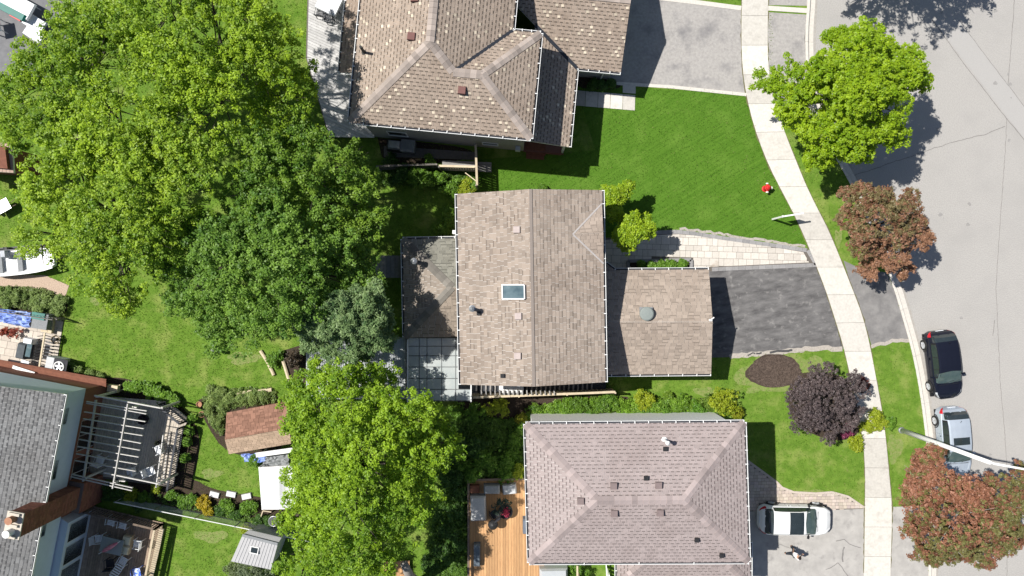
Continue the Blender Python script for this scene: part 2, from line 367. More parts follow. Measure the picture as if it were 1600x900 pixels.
# road cracks and the long patch
m = M()
m.face([(*W(x, y)[:2], -.121) for x, y in [(1459, 30), (1500, 30), (1600, 162), (1640, 215), (1640, 262), (1600, 213)]])
m.build('road_patch', ROADP, kind='structure')
def crackline(pts, w_=.03, jit=.03):
    out = []
    P = P2(pts)
    for a, b in zip(P[:-1], P[1:]):
        n = max(2, int(math.dist(a, b)/.25))
        for i in range(n):
            t = i/n; out.append((a[0]+(b[0]-a[0])*t+random.uniform(-jit, jit), a[1]+(b[1]-a[1])*t+random.uniform(-jit, jit)))
    out.append(P[-1]); return out
m = M()
for pts, wd, j in [([(1588, -40), (1587, 0), (1582, 70), (1577, 130)], .035, .02), ([(1459, 30), (1500, 88), (1575, 185), (1615, 232)], .035, .012),
             ([(1500, 30), (1560, 110), (1600, 162), (1630, 200)], .03, .012), ([(1575, 185), (1573, 230), (1566, 330), (1558, 450), (1561, 510), (1565, 600), (1572, 675), (1577, 760), (1575, 950)], .028, .02),
             ([(1573, 196), (1545, 208), (1480, 225), (1420, 245), (1370, 262), (1330, 275)], .035, .04), ([(1556, 500), (1553, 525)], .04, .02)]:
    ribbon(m, crackline(pts, jit=j), wd, -.116)
m.build('road_crack', CRACK, kind='structure')
# kerb in cast segments
def resample(P, step):
    out = [P[0]]; acc = 0
    for a, b in zip(P[:-1], P[1:]):
        L = math.dist(a, b); d = step-acc
        while d <= L:
            t = d/L; out.append((a[0]+(b[0]-a[0])*t, a[1]+(b[1]-a[1])*t)); d += step
        acc = (acc+L) % step
    out.append(P[-1]); return out
def smoothline(P, it=2):
    for _ in range(it):
        Q = [P[0]]
        for a, b in zip(P[:-1], P[1:]):
            Q += [(a[0]*.75+b[0]*.25, a[1]*.75+b[1]*.25), (a[0]*.25+b[0]*.75, a[1]*.25+b[1]*.75)]
        P = Q+[P[-1]]
    return P
kr = thing('kerb', None, None, (0, 0, 0))
kr['kind'] = 'structure'
kp = resample(smoothline(KLw), 1.0)
def offset(P, d):
    n = len(P); out = []
    for i in range(n):
        a = Vector(P[max(i-1, 0)]); b = Vector(P[min(i+1, n-1)]); t = (b-a).normalized(); out.append((P[i][0]-t.y*d, P[i][1]+t.x*d))
    return out
prof = [(0, -.05), (0, .03), (.15, .035), (.19, .02), (.23, -.075), (.25, -.09), (.55, -.105), (.55, -.2)]
offs = [offset(kp, d) for d, z in prof]
for i in range(0, len(kp)-1, 3):
    m = M(); j1 = min(i+3, len(kp)-1)
    for j in range(i, j1):
        for k in range(len(prof)-1):
            def pt(jj, kk):
                x, y = offs[kk][jj]
                if jj == i:
                    x2, y2 = offs[kk][jj+1]; x += (x2-x)*.012; y += (y2-y)*.012
                return (x, y, prof[kk][1])
            m.face([pt(j, k), pt(j+1, k), pt(j+1, k+1), pt(j, k+1)])
    m.build('kerb_segment', KERB, kr)
m = M(); ribbon(m, crackline([(p[0]*25+800, 450-p[1]*25) for p in offset(kp, .63)], jit=.03), .13, -.1195); m.build('gutter_dirt', mat('gutter_dirt', (.30, .275, .245), (.38, .36, .335), scale=6, detail=12), kind='structure')
m = M()
for i in range(46):
    x, y = random.uniform(1300, 1640), random.uniform(-20, 920)
    if x < np.interp(y, [p[1] for p in KL], [p[0] for p in KL])+22: continue
    c = W(x, y); r_ = random.uniform(.03, .13); ph = random.random()*6
    m.face([(c.x+math.cos(a)*r_*(1+.3*math.sin(a*2+ph)), c.y+math.sin(a)*r_*(1+.35*math.cos(a*3+ph)), -.1175-.00003*i) for a in np.linspace(0, 2*math.pi, 11)[:-1]])
m.build('oil_drips', mat('oil_stain', (.24, .23, .22), (.31, .30, .29), scale=9), kind='structure')
# pavement slabs
swr = thing('sidewalk', None, None, (0, 0, 0)); swr['kind'] = 'structure'
m = M(); m.prism(P2(SL)+P2(SR)[::-1], -.05, .016); m.build('joint_bed', JOINT, swr)
cl = smoothline(P2(SL), 1); cr_ = smoothline(P2(SR), 1)
def at(P, t):
    L = [0]
    for a, b in zip(P[:-1], P[1:]): L.append(L[-1]+math.dist(a, b))
    d = t*L[-1]
    for i in range(len(P)-1):
        if L[i+1] >= d:
            u = (d-L[i])/(L[i+1]-L[i]+1e-9); return (P[i][0]+(P[i+1][0]-P[i][0])*u, P[i][1]+(P[i+1][1]-P[i][1])*u)
    return P[-1]
NS = 28; G = .00018
for i in range(NS):
    a, b = i/NS+G, (i+1)/NS-G; mid = (a+b)/2
    q = [at(cl, a), at(cr_, a), at(cr_, mid), at(cr_, b), at(cl, b), at(cl, mid)]
    m = M(); m.prism(q, 0, .035+random.uniform(-.004, .004)); m.build('concrete_slab', CONC, swr)
# driveways and aprons
def pave(name, pts, mt, z=.008, z0=-.05):
    m = M(); m.prism(P2(pts), z0, z); return m.build(name, mt, kind='structure')
pave('driveway', [(860, -60), (1022, -6), (1158, 9), (1160, 110), (1165, 147), (960, 131), (880, 128)], DRIVE, .008)
m = M(); ribbon(m, P2([(1010, -8), (1022, -4), (1090, 4), (1158, 13)]), .28, .03, thick=.05); ribbon(m, P2([(958, 130), (1050, 136), (1166, 148)]), .2, .03, thick=.05); m.build('driveway_edging', KERB, kind='structure')
pave('driveway_apron', [(1199, 19), (1261, 23), (1257, 60), (1261, 130), (1275, 185), (1218, 178), (1199, 105)], DRIVE, .009)
pave('driveway_apron', [(1200, -160), (1268, -160), (1262, 9), (1199, 8)], DRIVE, .009)
m = M(); ribbon(m, P2([(1200, 13), (1261, 17)]), .3, .036, thick=.05); m.build('apron_edging', KERB, kind='structure')
DW2 = [(1060, 424), (1110, 424), (1279, 417), (1289, 450), (1305, 500), (1318, 546), (1285, 545), (1240, 548), (1200, 553), (1140, 558), (1060, 560)]
pave('driveway', DW2, ASPH, .008)
pave('driveway_apron', [(1318, 407), (1345, 420), (1386, 426), (1398, 455), (1411, 500), (1421, 533), (1400, 533), (1362, 541), (1350, 500), (1331, 450)], ASPH2, .009)
pave('driveway', [(1120, 800), (1295, 797), (1351, 795), (1350, 895), (1347, 1000), (1120, 1000)], DRIVE3, .008)
pave('driveway_apron', [(1394, 792), (1452, 790), (1451, 900), (1447, 1000), (1389, 1000), (1391, 887)], DRIVE3, .009)
m = M()
for pts, wd in [([(1306, 845), (1318, 843), (1328, 850), (1345, 856)], .05), ([(1320, 855), (1316, 866), (1317, 878)], .09), ([(1290, 890), (1310, 880), (1325, 900)], .05), ([(1214, 849), (1240, 857)], .03)]:
    ribbon(m, crackline(pts, jit=.04), wd, .013)
m.build('driveway_crack', CRACK, kind='structure')
SOILE = mat('turf_edge', (.16, .12, .075), (.10, .12, .04), scale=9, detail=10)
m = M()
for L_ in (SL, SR): ribbon(m, crackline([p for p in L_ if -60 < p[1] < 1000], jit=.035), .09, .0185 if L_ is SL else .019)
m.build('turf_edge', SOILE, kind='structure')
EDIRT = mat('edge_dirt', (.44, .40, .355), (.30, .27, .24), scale=9, detail=12, bump=.3)
BARE = mat('bare_patch', (.22, .235, .085), (.13, .215, .035), scale=5, detail=12, bump=.4, contrast=(.35, .65))
m = M(); ribbon(m, crackline([(1140, 557), (1200, 552), (1240, 547), (1285, 544), (1316, 545)], jit=.06), .3, .012); ribbon(m, crackline([(1362, 541), (1395, 533), (1421, 532)], jit=.05), .22, .012)
ribbon(m, crackline([(1062, 357), (1130, 366), (1200, 377), (1258, 385)], jit=.06), .16, .012); m.build('edge_dirt', EDIRT, kind='structure')
m = M()
for pts, wd in [([(1203, 551), (1214, 548), (1232, 549), (1238, 547)], .14), ([(1182, 553), (1190, 551)], .1), ([(1168, 555), (1176, 552), (1180, 553)], .08), ([(1311, 520), (1314, 541)], .06)]: ribbon(m, crackline(pts, jit=.03), wd, .016)
m.build('asphalt_break', mat('asphalt_dark', (.05, .05, .052), (.08, .08, .08), scale=9), kind='structure')
BZ = [.006]
def blob(cx, cy, rx, ry, mt, name, z=None, n=26, j=.18):
    if z is None: BZ[0] += .0004; z = BZ[0]
    m = M(); pts = []; ph = random.random()*6
    for i in range(n):
        a = i/n*2*math.pi; f = 1+j*math.sin(a*3+ph)+j*.7*math.sin(a*5+ph*2)+random.uniform(-j, j)*.5; p = W(cx+math.cos(a)*rx*f, cy+math.sin(a)*ry*f); pts.append((p.x, p.y, z))
    m.face(pts[::-1]); m.build(name, mt, kind='structure')
for cx, cy, rx, ry in [(1209, 582, 54, 34), (1262, 575, 26, 20), (1175, 610, 9, 5), (1100, 612, 16, 7), (1398, 700, 12, 20), (1272, 768, 16, 3), (1310, 372, 6, 14), (380, 560, 26, 9), (350, 640, 30, 14), (330, 838, 26, 9), (150, 470, 10, 6), (330, 740, 16, 7), (1212, 245, 5, 12)]: blob(cx, cy, rx, ry, BARE, 'bare_patch')
# paver paths
PW = [(945, 372), (1010, 366), (1030, 360), (1060, 359), (1085, 362), (1130, 369), (1200, 379), (1262, 388), (1273, 412), (1278, 417), (1110, 424), (945, 424)]
pr = thing('paver_walkway', None, None, (0, 0, 0)); pr['kind'] = 'structure'
m = M(); m.prism(P2(PW), -.05, .006); m.build('joint_bed', JOINT, pr)
inner = P2([(945, 375), (1012, 369), (1032, 367), (1060, 366), (1085, 368), (1130, 375), (1200, 385), (1255, 394), (1264, 410), (1110, 417), (945, 421)])
bedh = P2([(980, 407), (1079, 405), (1079, 424), (980, 424)])
def cut_pavers(poly, x0, x1, y0, y1, ws, hs, rot, emit, gap=.018, hole=None):
    c, s = math.cos(rot), math.sin(rot); y = y0; r = 0
    while y < y1:
        hh = hs[r % len(hs)]; x = x0-random.random()*ws[0]
        while x < x1:
            ww = random.choice(ws)
            q = [(x+gap/2, y+gap/2), (x+ww-gap/2, y+gap/2), (x+ww-gap/2, y+hh-gap/2), (x+gap/2, y+hh-gap/2)]
            q = [(a*c-b*s, a*s+b*c) for a, b in q]
            cx = sum(a for a, b in q)/4; cy = sum(b for a, b in q)/4
            if not (hole and inpoly(np.array([cx]), np.array([cy]), hole)[0]):
                k = clip(poly, q)
                if len(k) > 2 and area(k) > .012: emit(k)
            x += ww
        y += hh; r += 1
def em(k):
    m = M(); m.prism(k, 0, .026+random.uniform(-.004, .005)); m.build('paving_stone', PAVER, pr)
cut_pavers(inner, 5.5, 19, 1.0, 4.2, [.42, .5, .58, .34], [.42, .34, .48], -.03, em, hole=bedh)
def emb(lst, w_, z=.03):
    P = resample(P2(lst), .42)
    for a, b in zip(P[:-1], P[1:]):
        d = math.dist(a, b)
        if d < .1: continue
        t = .012/d; a2 = (a[0]+(b[0]-a[0])*t, a[1]+(b[1]-a[1])*t)
        m = M(); ribbon(m, [a2, b], w_, z, thick=.06); m.build('border_stone', PAVERB, pr)
emb([(1014, 365), (1032, 363), (1060, 362), (1085, 365), (1130, 372), (1200, 382), (1260, 391)], .24)
emb([(1112, 421), (1180, 418), (1276, 414)], .24); emb([(1262, 391), (1275, 413)], .24)
# raised planter beside the garage
r = thing('planter_bed', 'narrow stone edged planter bed beside the garage eave, on the paver walkway', 'planter', W(1030, 413))
m = M()
for a, b in [((981, 408), (1079, 406)), ((1079, 406), (1079, 424)), ((981, 408), (981, 424))]: ribbon(m, P2([a, b]), .2, .18, thick=.2)
m.build('stone_edge', PAVERB, r); m = M(); m.prism(P2([(982, 409), (1078, 407), (1078, 424), (982, 424)]), 0, .10); m.build('soil', SOIL, r)
# curved tan path by the bottom driveway
PC = [(1120, 700), (1168, 722), (1190, 738), (1213, 755), (1222, 764), (1240, 771), (1275, 773), (1300, 771), (1325, 778), (1350, 795), (1295, 797), (1120, 800)]
m = M()
def emc(k):
    f = random.uniform(.85, 1.12); m.col = (f, f*random.uniform(.96, 1.02), f*random.uniform(.93, 1.02)); m.prism(k, 0, .022)
cut_pavers(P2(PC), 12, 22.5, -15, -9.5, [.28, .22], [.2], 0.02, emc, gap=.014)
tr_ = thing('curved_paver_path', None, None, (0, 0, 0)); tr_['kind'] = 'structure'
m.build('paving_stones', PAVERT, tr_, kind='stuff'); m = M(); m.prism(P2(PC), -.03, .010); m.build('joint_bed', JOINT, tr_)
m = M(); ribbon(m, crackline([(1168, 720), (1190, 736), (1213, 753), (1222, 762), (1240, 769), (1275, 771), (1300, 769), (1325, 776), (1350, 793)], jit=0), .14, .035, thick=.05); m.build('path_edging', PAVERT, tr_)
# slabs of the upper front walk
fr = thing('front_walk', None, None, (0, 0, 0)); fr['kind'] = 'structure'
for i in range(5):
    a = 896+i*19.4; m = M(); m.prism(P2([(a, 141+i*1.6), (a+18.8, 142.6+i*1.6), (a+18, 166+i*1.7), (a-.8, 164.5+i*1.7)]), -.02, .04); m.build('concrete_slab', CONC, fr)
m = M(); m.prism(P2([(973, 131), (993, 133), (993, 146.5), (973, 145)]), -.02, .04); m.build('concrete_slab', CONC, fr)
# beds
def bed(pts, mt=SOIL, z=.02, name='flower_bed'):
    m = M(); m.prism(smoothline(P2(pts)+[P2(pts)[0]], 2)[:-1], -.03, z); return m.build(name, mt, kind='structure')
blob(1210, 580, 44, 26, MULCH, 'mulch_bed', .03, 40, .06)
bed([(1235, 590), (1260, 580), (1320, 585), (1345, 625), (1350, 660), (1335, 685), (1300, 690), (1250, 670), (1230, 640)], SOIL, .018)
bed([(715, 620), (960, 618), (1000, 622), (1060, 622), (1130, 622), (1150, 640), (1150, 665), (820, 668), (715, 665)], SOIL, .016)
bed([(900, 120), (970, 125), (970, 141), (900, 139)], SOIL, .02)
bed([(200, 745), (300, 745), (330, 765), (400, 775), (470, 790), (480, 828), (400, 815), (250, 790), (200, 778)], SOIL, .018)
bed([(310, 625), (345, 610), (420, 608), (460, 640), (440, 715), (355, 712), (320, 660)], SOIL, .012)
bed([(118, 585), (160, 590), (200, 590), (260, 615), (300, 650), (315, 690), (300, 760), (270, 760), (280, 660), (230, 625), (120, 610)], SOIL, .015)
bed([(590, 215), (660, 222), (740, 232), (740, 250), (600, 262)], SOIL, .012)
bed([(0, 480), (0, 445), (60, 448), (110, 462), (100, 500), (40, 488)], SOIL, .012)
m = M(); m.prism(P2([(-60, 428), (70, 430), (108, 446), (100, 470), (55, 452), (-60, 452)]), -.02, .014); m.build('gravel_strip', GRAVEL, kind='structure')
m = M(); m.prism(P2([(435, 550), (500, 530), (520, 620), (450, 590)]), -.02, .012); m.build('flower_bed', SOIL, kind='structure')
m = M(); m.prism(P2([(695, 640), (830, 640), (830, 760), (700, 760)]), -.02, .008); m.build('flower_bed', SOIL, kind='structure')
# mulch chips
n = 2600; a = rng.random(n)*6.283; rr = np.sqrt(rng.random(n)); cx, cy = W(1210, 580)[:2]
X = cx+np.cos(a)*rr*1.62; Y = cy+np.sin(a)*rr*.98
def chips(X, Y, z, s, c1, c2, name, mt, kind='stuff', lift=.02):
    n = len(X); t = rng.random(n)*6.283; d = np.stack([np.cos(t), np.sin(t)], 1); s = s*(.5+rng.random(n))
    V = np.empty((n, 4, 3)); e = np.stack([-d[:, 1], d[:, 0]], 1)
    for k, (u, v_) in enumerate([(-1, -.35), (1, -.35), (1, .35), (-1, .35)]):
        V[:, k, :2] = np.stack([X, Y], 1)+d*(s*u)[:, None]+e*(s*v_)[:, None]; V[:, k, 2] = z+lift*rng.random(n)
    u = rng.random((n, 1)); C = np.array(c1)*(1-u)+np.array(c2)*u
    return npmesh(name, V.reshape(-1, 3), np.arange(n*4).reshape(n, 4), C, mt, None, kind)
CHIP = mat('chip', (1, 1, 1), (.8, .8, .8), scale=10, attr=True)
o = chips(X, Y, .035, .05, (.13, .095, .075), (.05, .035, .028), 'mulch', CHIP); tagp(o, 'round patch of dark brown mulch on the lawn beside the driveway', 'mulch')
# ------------------------------------------------------------------ roofs
def pal(base, var=.10, lights=None, pl=0.0, dark=.6, pd=.5, reg=False, jit=.3):
    return dict(base=base, var=var, lights=lights, pl=pl, dark=dark, pd=pd, reg=reg, jit=jit)
def shingle_plane(m, poly, st, row=.2, tab=.32, lift=.0):
    P = [Vector(p) for p in poly]; n = Vector((0, 0, 0))
    for i in range(len(P)): n += P[i].cross(P[(i+1) % len(P)])
    n.normalize()
    if n.z < 0: n = -n; P = P[::-1]
    e = Vector((0, 0, 1)).cross(n).normalized(); s = n.cross(e)
    O = P[0]; Q = [((p-O).dot(e), (p-O).dot(s)) for p in P]
    b0 = min(b for a, b in Q); b1 = max(b for a, b in Q); a0 = min(a for a, b in Q); a1 = max(a for a, b in Q)
    bb = b0; r = 0
    while bb < b1:
        aa = a0-tab*((r*.5+random.random()*st['jit']) % 1)
        while aa < a1:
            tw = tab*(1 if st['reg'] else random.choice((.75, 1, 1, 1.2)))
            k = clip(Q, [(aa+.006, bb), (aa+tw-.006, bb), (aa+tw-.006, bb+row*1.0), (aa+.006, bb+row*1.0)])
            if len(k) > 2 and area(k) > .001:
                f = 1+random.uniform(-st['var'], st['var']); c = tuple(x*f for x in st['base'])
                f3 = lambda a, b: O+e*a+s*b+n*(lift+.008+.012*(1-(b-bb)/row))
                top = [f3(a, b) for a, b in k]; m.face(top, c)
                # butt edge and side joints of the tab, joint shadow painted in as darker colour
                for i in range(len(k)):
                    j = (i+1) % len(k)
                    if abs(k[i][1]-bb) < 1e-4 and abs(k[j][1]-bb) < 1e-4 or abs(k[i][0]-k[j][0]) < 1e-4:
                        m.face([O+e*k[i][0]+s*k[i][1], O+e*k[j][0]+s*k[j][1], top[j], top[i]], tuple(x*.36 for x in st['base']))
                if st['lights'] and random.random() < st['pl']:
                    g_ = random.uniform(.7, 1.08); kk = clip(k, [(aa+.04, bb+row*.3), (aa+.04+tab*.48, bb+row*.3), (aa+.04+tab*.48, bb+row), (aa+.04, bb+row)])
                    if len(kk) > 2: m.face([f3(a, b)+n*.003 for a, b in kk], tuple(x*g_ for x in st['lights']))
                if random.random() < st['pd']:
                    dl = tw*(.14+random.random()*.12) if st['reg'] else .02; dr_ = dl+tw*(.5+random.random()*.15) if st['reg'] else tw-.02
                    kk = clip(k, [(aa+dl, bb+row*.02), (aa+dr_, bb+row*.02), (aa+dr_, bb+row*.30), (aa+dl, bb+row*.30)])
                    if len(kk) > 2: m.face([f3(a, b)+n*.002 for a, b in kk], tuple(x*st['dark'] for x in st['base']))
            aa += tw
        bb += row; r += 1
def slab(m, poly, t=.14, mi=None):
    P = [Vector(p) for p in poly]
    m.prism([(p.x, p.y) for p in P], [p.z-t for p in P], [p.z-.002 for p in P], True, mi)
CAPM = {}
def caps(roof, A, B, mt, step=.30, wid=.46, drop=.055, lift=.045):
    A = Vector(A); B = Vector(B); L = (B-A).length; n = max(1, int(L/step)); d = (B-A)/L
    key = (mt.name, round(wid, 2))
    if key not in CAPM:
        m = M(); h = wid/2; x0, x1 = -step*.52, step*.52
        T = [(x0, -h, -drop), (x1, -h, -drop-.014), (x1, 0, -.014+.004), (x0, 0, .016)]
        T2 = [(x0, 0, .016), (x1, 0, -.010), (x1, h, -drop-.014), (x0, h, -drop)]
        m.face(T); m.face(T2)
        m.face([(x0, -h, -drop), (x0, 0, .016), (x0, 0, -.012), (x0, -h, -drop-.026)]); m.face([(x0, 0, .016), (x0, h, -drop), (x0, h, -drop-.026), (x0, 0, -.012)])
        m.face([(x0, -h, -drop), (x0, -h, -drop-.03), (x1, -h, -drop-.03), (x1, -h, -drop-.014)]); m.face([(x0, h, -drop), (x1, h, -drop-.014), (x1, h, -drop-.03), (x0, h, -drop-.03)])
        o = m.build('ridge_cap', mt); CAPM[key] = o.data; bpy.data.objects.remove(o)
    x = d; y = Vector((0, 0, 1)).cross(x).normalized(); z = x.cross(y)
    R = Matrix((x, y, z)).transposed().to_4x4()
    off = root_off(roof)
    for i in range(n):
        o = bpy.data.objects.new('ridge_cap', CAPM[key]); COL.objects.link(o); o.parent = roof
        p = A+d*(L*(i+.5)/n)+Vector((0, 0, lift))-off
        o.matrix_basis = Matrix.Translation(p) @ R
def capmat(name, c):
    return mat(name, c, tuple(x*.85 for x in c), scale=30, rough=.95, rnd=.22, spec=.1)
def gutter(root, A, B, out, z_off=0.0, ticks=.75, wh=True):
    # A,B eave points; out = unit vector pointing away from the roof
    A = Vector(A); B = Vector(B); o = Vector((*out, 0)); d = (B-A).normalized(); m = M()
    def strip(u0, u1, z0, z1, mi):
        q = [A+o*u0, B+o*u0, B+o*u1, A+o*u1]
        m.prism([(p.x, p.y) for p in q], [p.z+z0 for p in q], [p.z+z1 for p in q], True, mi)
    strip(.0, .095, -.14, -.09, 1); strip(.096, .125, -.15, -.01, 0)
    L = (B-A).length; n = max(1, int(L/ticks))
    for i in range(n+1):
        t = min(max(L*i/n, .03), L-.03); c = A+d*t
        m.bar(c+o*-.03+Vector((0, 0, .012)), c+o*.13+Vector((0, 0, .012)), .045, .03, 0)
    m.build('gutter', [WHITE, DARKM], root)
def house_roof(root, planes, st, cmt, capl, t=.14, fasc=None, row=.2, tab=.32):
    m = M()
    for p in planes: slab(m, p, t)
    roof = m.build('roof', fasc or FELT, root)
    m = M()
    for i, p in enumerate(planes): shingle_plane(m, p, st[i] if isinstance(st, list) else st, row, tab)
    m.build('shingles', SHIN, roof, kind='stuff')
    for a, b in capl: caps(roof, a, b, cmt)
    return roof
def walls(root, poly, z0, z1, mt, name='wall'):
    m = M(); m.prism(poly, z0, z1, True); return m.build(name, mt, root)
def window(root, A, B, t0, t1, z0, z1, mtf=None, split=1, name='window', proud=.04):
    A = Vector((A[0], A[1], 0)); B = Vector((B[0], B[1], 0)); d = (B-A).normalized(); o = Vector((d.y, -d.x, 0))
    m = M(); p, q = A+d*t0, A+d*t1; fw = .06
    def bx(a, b, za, zb, pr):
        P = [a, b, b+o*pr, a+o*pr]; m.prism([(v.x, v.y) for v in P], za, zb, True)
    bx(p, q, z1-fw, z1, proud); bx(p, q, z0, z0+fw, proud+.02); bx(p, p+d*fw, z0+fw, z1-fw, proud); bx(q-d*fw, q, z0+fw, z1-fw, proud)
    for i in range(1, split): c = p+(q-p)*i/split; bx(c-d*.025, c+d*.025, z0+fw, z1-fw, proud)
    f = m.build(name, mtf or WHITE, root)
    for i in range(split):
        a = p+(q-p)*i/split+d*(fw if i == 0 else .025); b = p+(q-p)*(i+1)/split-d*(fw if i == split-1 else .025)
        m = M(); bx(a, b, z0+fw, z1-fw, .015); m.build('pane', GLASSD, f)
    return f
def vent(root, px, py, h, c, s=.30, hh=.12, label=None, rz=0, hole=False):
    p = W(px, py, h); m = M(); m.box(p.x, p.y, p.z-.05, p.z+hh*.55, s*1.0, s*1.0, rz); m.box(p.x, p.y, p.z+hh*.55, p.z+hh, s*1.12, s*1.12, rz, taper=.9)
    return m.build('roof_vent', c, root, label=label)
def pipe(root, bx, by, h0, h1, r, mt, cap=True, label=None, name='flue_pipe'):
    p = W(bx, by, h0); m = M(); m._lathe(p.x, p.y, [(r*1.9, p.z-.1), (r*1.9, p.z+.04), (r, p.z+.08), (r, h1), (r*.8, h1)], 12, None)
    if cap: m._lathe(p.x, p.y, [(r*.5, h1), (r*.5, h1+.08), (r*1.5, h1+.08), (r*1.5, h1+.12), (r*.3, h1+.22)], 12, None)
    return m.build(name, mt, root, smooth=False, label=label)
# ---------------------------------------------------------------- main house (B)
ST_B = pal((.345, .285, .238), .17, None, 0, .62, .22)
CAPB = capmat('cap_b', (.30, .255, .225)); VENTB = mat('vent_pink', (.50, .42, .39), (.43, .36, .34), scale=6); VENTD = mat('vent_brown', (.19, .095, .085), (.16, .08, .07), scale=8)
hb = thing('house', 'two storey gabled house with brown shingled roof and skylight, at the centre', 'house', W(832, 450))
NW, SW_, RN, RS, NE, SE = W(714, 303, 5.2), W(719.5, 601, 5.2), W(829, 295.5, 6.1), W(834, 604, 6.1), W(941, 297, 5.2), W(946, 597, 5.2)
def slope_z(p):  # height on the east slope
    ax = (p[0]-RN.x-(RS.x-RN.x)*(RN.y-p[1])/(RN.y-RS.y)); w_ = NE.x-RN.x
    return 6.1-.9*ax/w_
ap = W(895, 366, 5.65); ap.z = slope_z(ap)+.01; gm = W(942.5, 364, ap.z); e1 = W(940.5, 318, 5.2); e2 = W(943, 412, 5.2)
e1.z += .02; e2.z += .02
planesB = [[SW_, RS, RN, NW], [NE, RN, RS, SE]]
rfB = house_roof(hb, planesB, ST_B, CAPB, [], t=.16, fasc=WHITE)
m = M(); slab(m, [e1, gm, ap], .05); slab(m, [e2, ap, gm], .05)
dm = m.build('dormer', WHITE, hb); m = M(); shingle_plane(m, [e1, gm, ap], pal((.37, .305, .255), .12, None, 0, .7, .2), lift=.01); shingle_plane(m, [e2, ap, gm], pal((.37, .305, .255), .12, None, 0, .7, .2), lift=.01)
m.build('shingles', SHIN, dm, kind='stuff')
VAL = mat('valley_metal', (.42, .39, .37), (.36, .33, .32), scale=8)
for q in (e1, e2):
    m = M(); d = (q-ap); m.bar(ap+Vector((0, 0, .04)), q+Vector((0, 0, .035)), .09, .02); m.build('valley', VAL, dm)
m = M(); m.bar(RN+Vector((0, 0, .005)), RS+Vector((0, 0, .005)), .16, .05); m.build('ridge_strip', mat('ridge_b', (.25, .21, .185), (.21, .18, .16), scale=20), rfB)
def inset(poly, d):
    n = len(poly); cx = sum(p[0] for p in poly)/n; cy = sum(p[1] for p in poly)/n; out = []
    for p in poly:
        v = Vector((p[0]-cx, p[1]-cy)); out.append((p[0]-math.copysign(d, v.x), p[1]-math.copysign(d, v.y)))
    return out
eavB = [(NW.x, NW.y), (NE.x, NE.y), (SE.x, SE.y), (SW_.x, SW_.y)]
fpB = [(x-math.copysign(.42, x-1), y-math.copysign(.3, y)) for x, y in eavB]
walls(hb, fpB, 0, 5.15, WALLBR)
for s_, k in ((1, 0), (0, 1)):
    pass
for y0, y1, R_ in ((fpB[0], fpB[1], RN), (fpB[3], fpB[2], RS)):
    m = M(); m.face([(y0[0], y0[1], 5.1), (y1[0], y1[1], 5.1), (R_.x, (y0[1]+y1[1])/2, 5.9)])
    m.build('gable_wall', WALLBR, hb)
gutter(hb, NE, SE, (1, 0)); gutter(hb, NW, SW_, (-1, 0))
for px, py in ((807, 359), (809.5, 494), (808.5, 556)): vent(hb, px, py, slope_z(W(px, py, 6.6))-0 if px > 833 else 6.1-.9*(832-px)/118, VENTB, .34, .16)
def wz(px): return 6.1-.9*abs(px-832)/116
pipe(hb, 738, 482, wz(738), wz(738)+.75, .10, GALV); 
for px, py in ((748, 489.5), (785, 587)): vent(hb, px, py, wz(px), BLACKP, .2, .16)
# skylight
m = M(); cz = wz(802)
a, b, c, d = W(784.5, 445, cz-.13), W(819, 445, cz+.13), W(819.5, 467, cz+.13), W(785, 467, cz-.13)
P = [Vector((p.x, p.y, wz(px))) for p, px in ((a, 784), (b, 819), (c, 819), (d, 784))]
m = M()
fr_ = [(P[0], P[1]), (P[1], P[2]), (P[2], P[3]), (P[3], P[0])]
for u, v_ in fr_: m.bar(u+Vector((0, 0, .08)), v_+Vector((0, 0, .08)), .065, .2)
sk = m.build('skylight', WHITE, hb)
SKG = mat('skylight_glass', (.05, .09, .11), (.15, .21, .23), scale=1.2, rough=.05, spec=.9, world=True)
m = M(); m.face([p+Vector((0, 0, .13)) for p in P]); m.build('pane', SKG, sk)
# addition at the back, hip roof, mossy north slope
hx = -2.62; y0n, y0s = W(716, 372, 2.7).y, W(718, 526, 2.7).y
aNW, aSW = W(629, 373.5, 2.7), W(632, 527, 2.7); ym = (y0n+y0s)/2; apx = Vector((W(706, 450, 3.93).x, ym, 3.93)); apw = Vector((hx, ym, 3.93))
aNE, aSE = Vector((hx, y0n, 2.7)), Vector((hx, y0s, 2.7))
ha = thing('house_addition', 'low hip roofed back addition joined to the west wall of the middle house', 'building', W(670, 450))
MOSS = pal((.25, .245, .21), .15, None, 0, .55, .35)
house_roof(ha, [[aNW, aNE, apw, apx], [aNW, apx, aSW], [aSW, apx, apw, aSE]], [MOSS, pal((.30, .255, .215), .16, None, 0, .6, .25), pal((.34, .285, .235), .16, None, 0, .6, .25)],
           capmat('cap_add', (.20, .185, .165)), [(aNW, apx), (aSW, apx)], t=.14, fasc=WHITE)
walls(ha, [(aNW.x+.35, aNW.y-.3), (hx, y0n-.3), (hx, y0s+.3), (aSW.x+.35, aSW.y+.3)], 0, 2.65, WALLG)
gutter(ha, aNW, aSW, (-1, 0)); gutter(ha, aNW, aNE, (0, 1))
pipe(ha, 651, 409, 3.0, 4.1, .12, GALV); vent(ha, 679, 450.5, 3.35, VENTB, .2, .1); vent(ha, 676, 478, 3.1, VENTB, .1, .12)
m = M(); p = W(713, 366, 2.9); m.box(p.x, p.y, 0, 4.6, .18, .2); m.build('downspout', WHITE, hb)
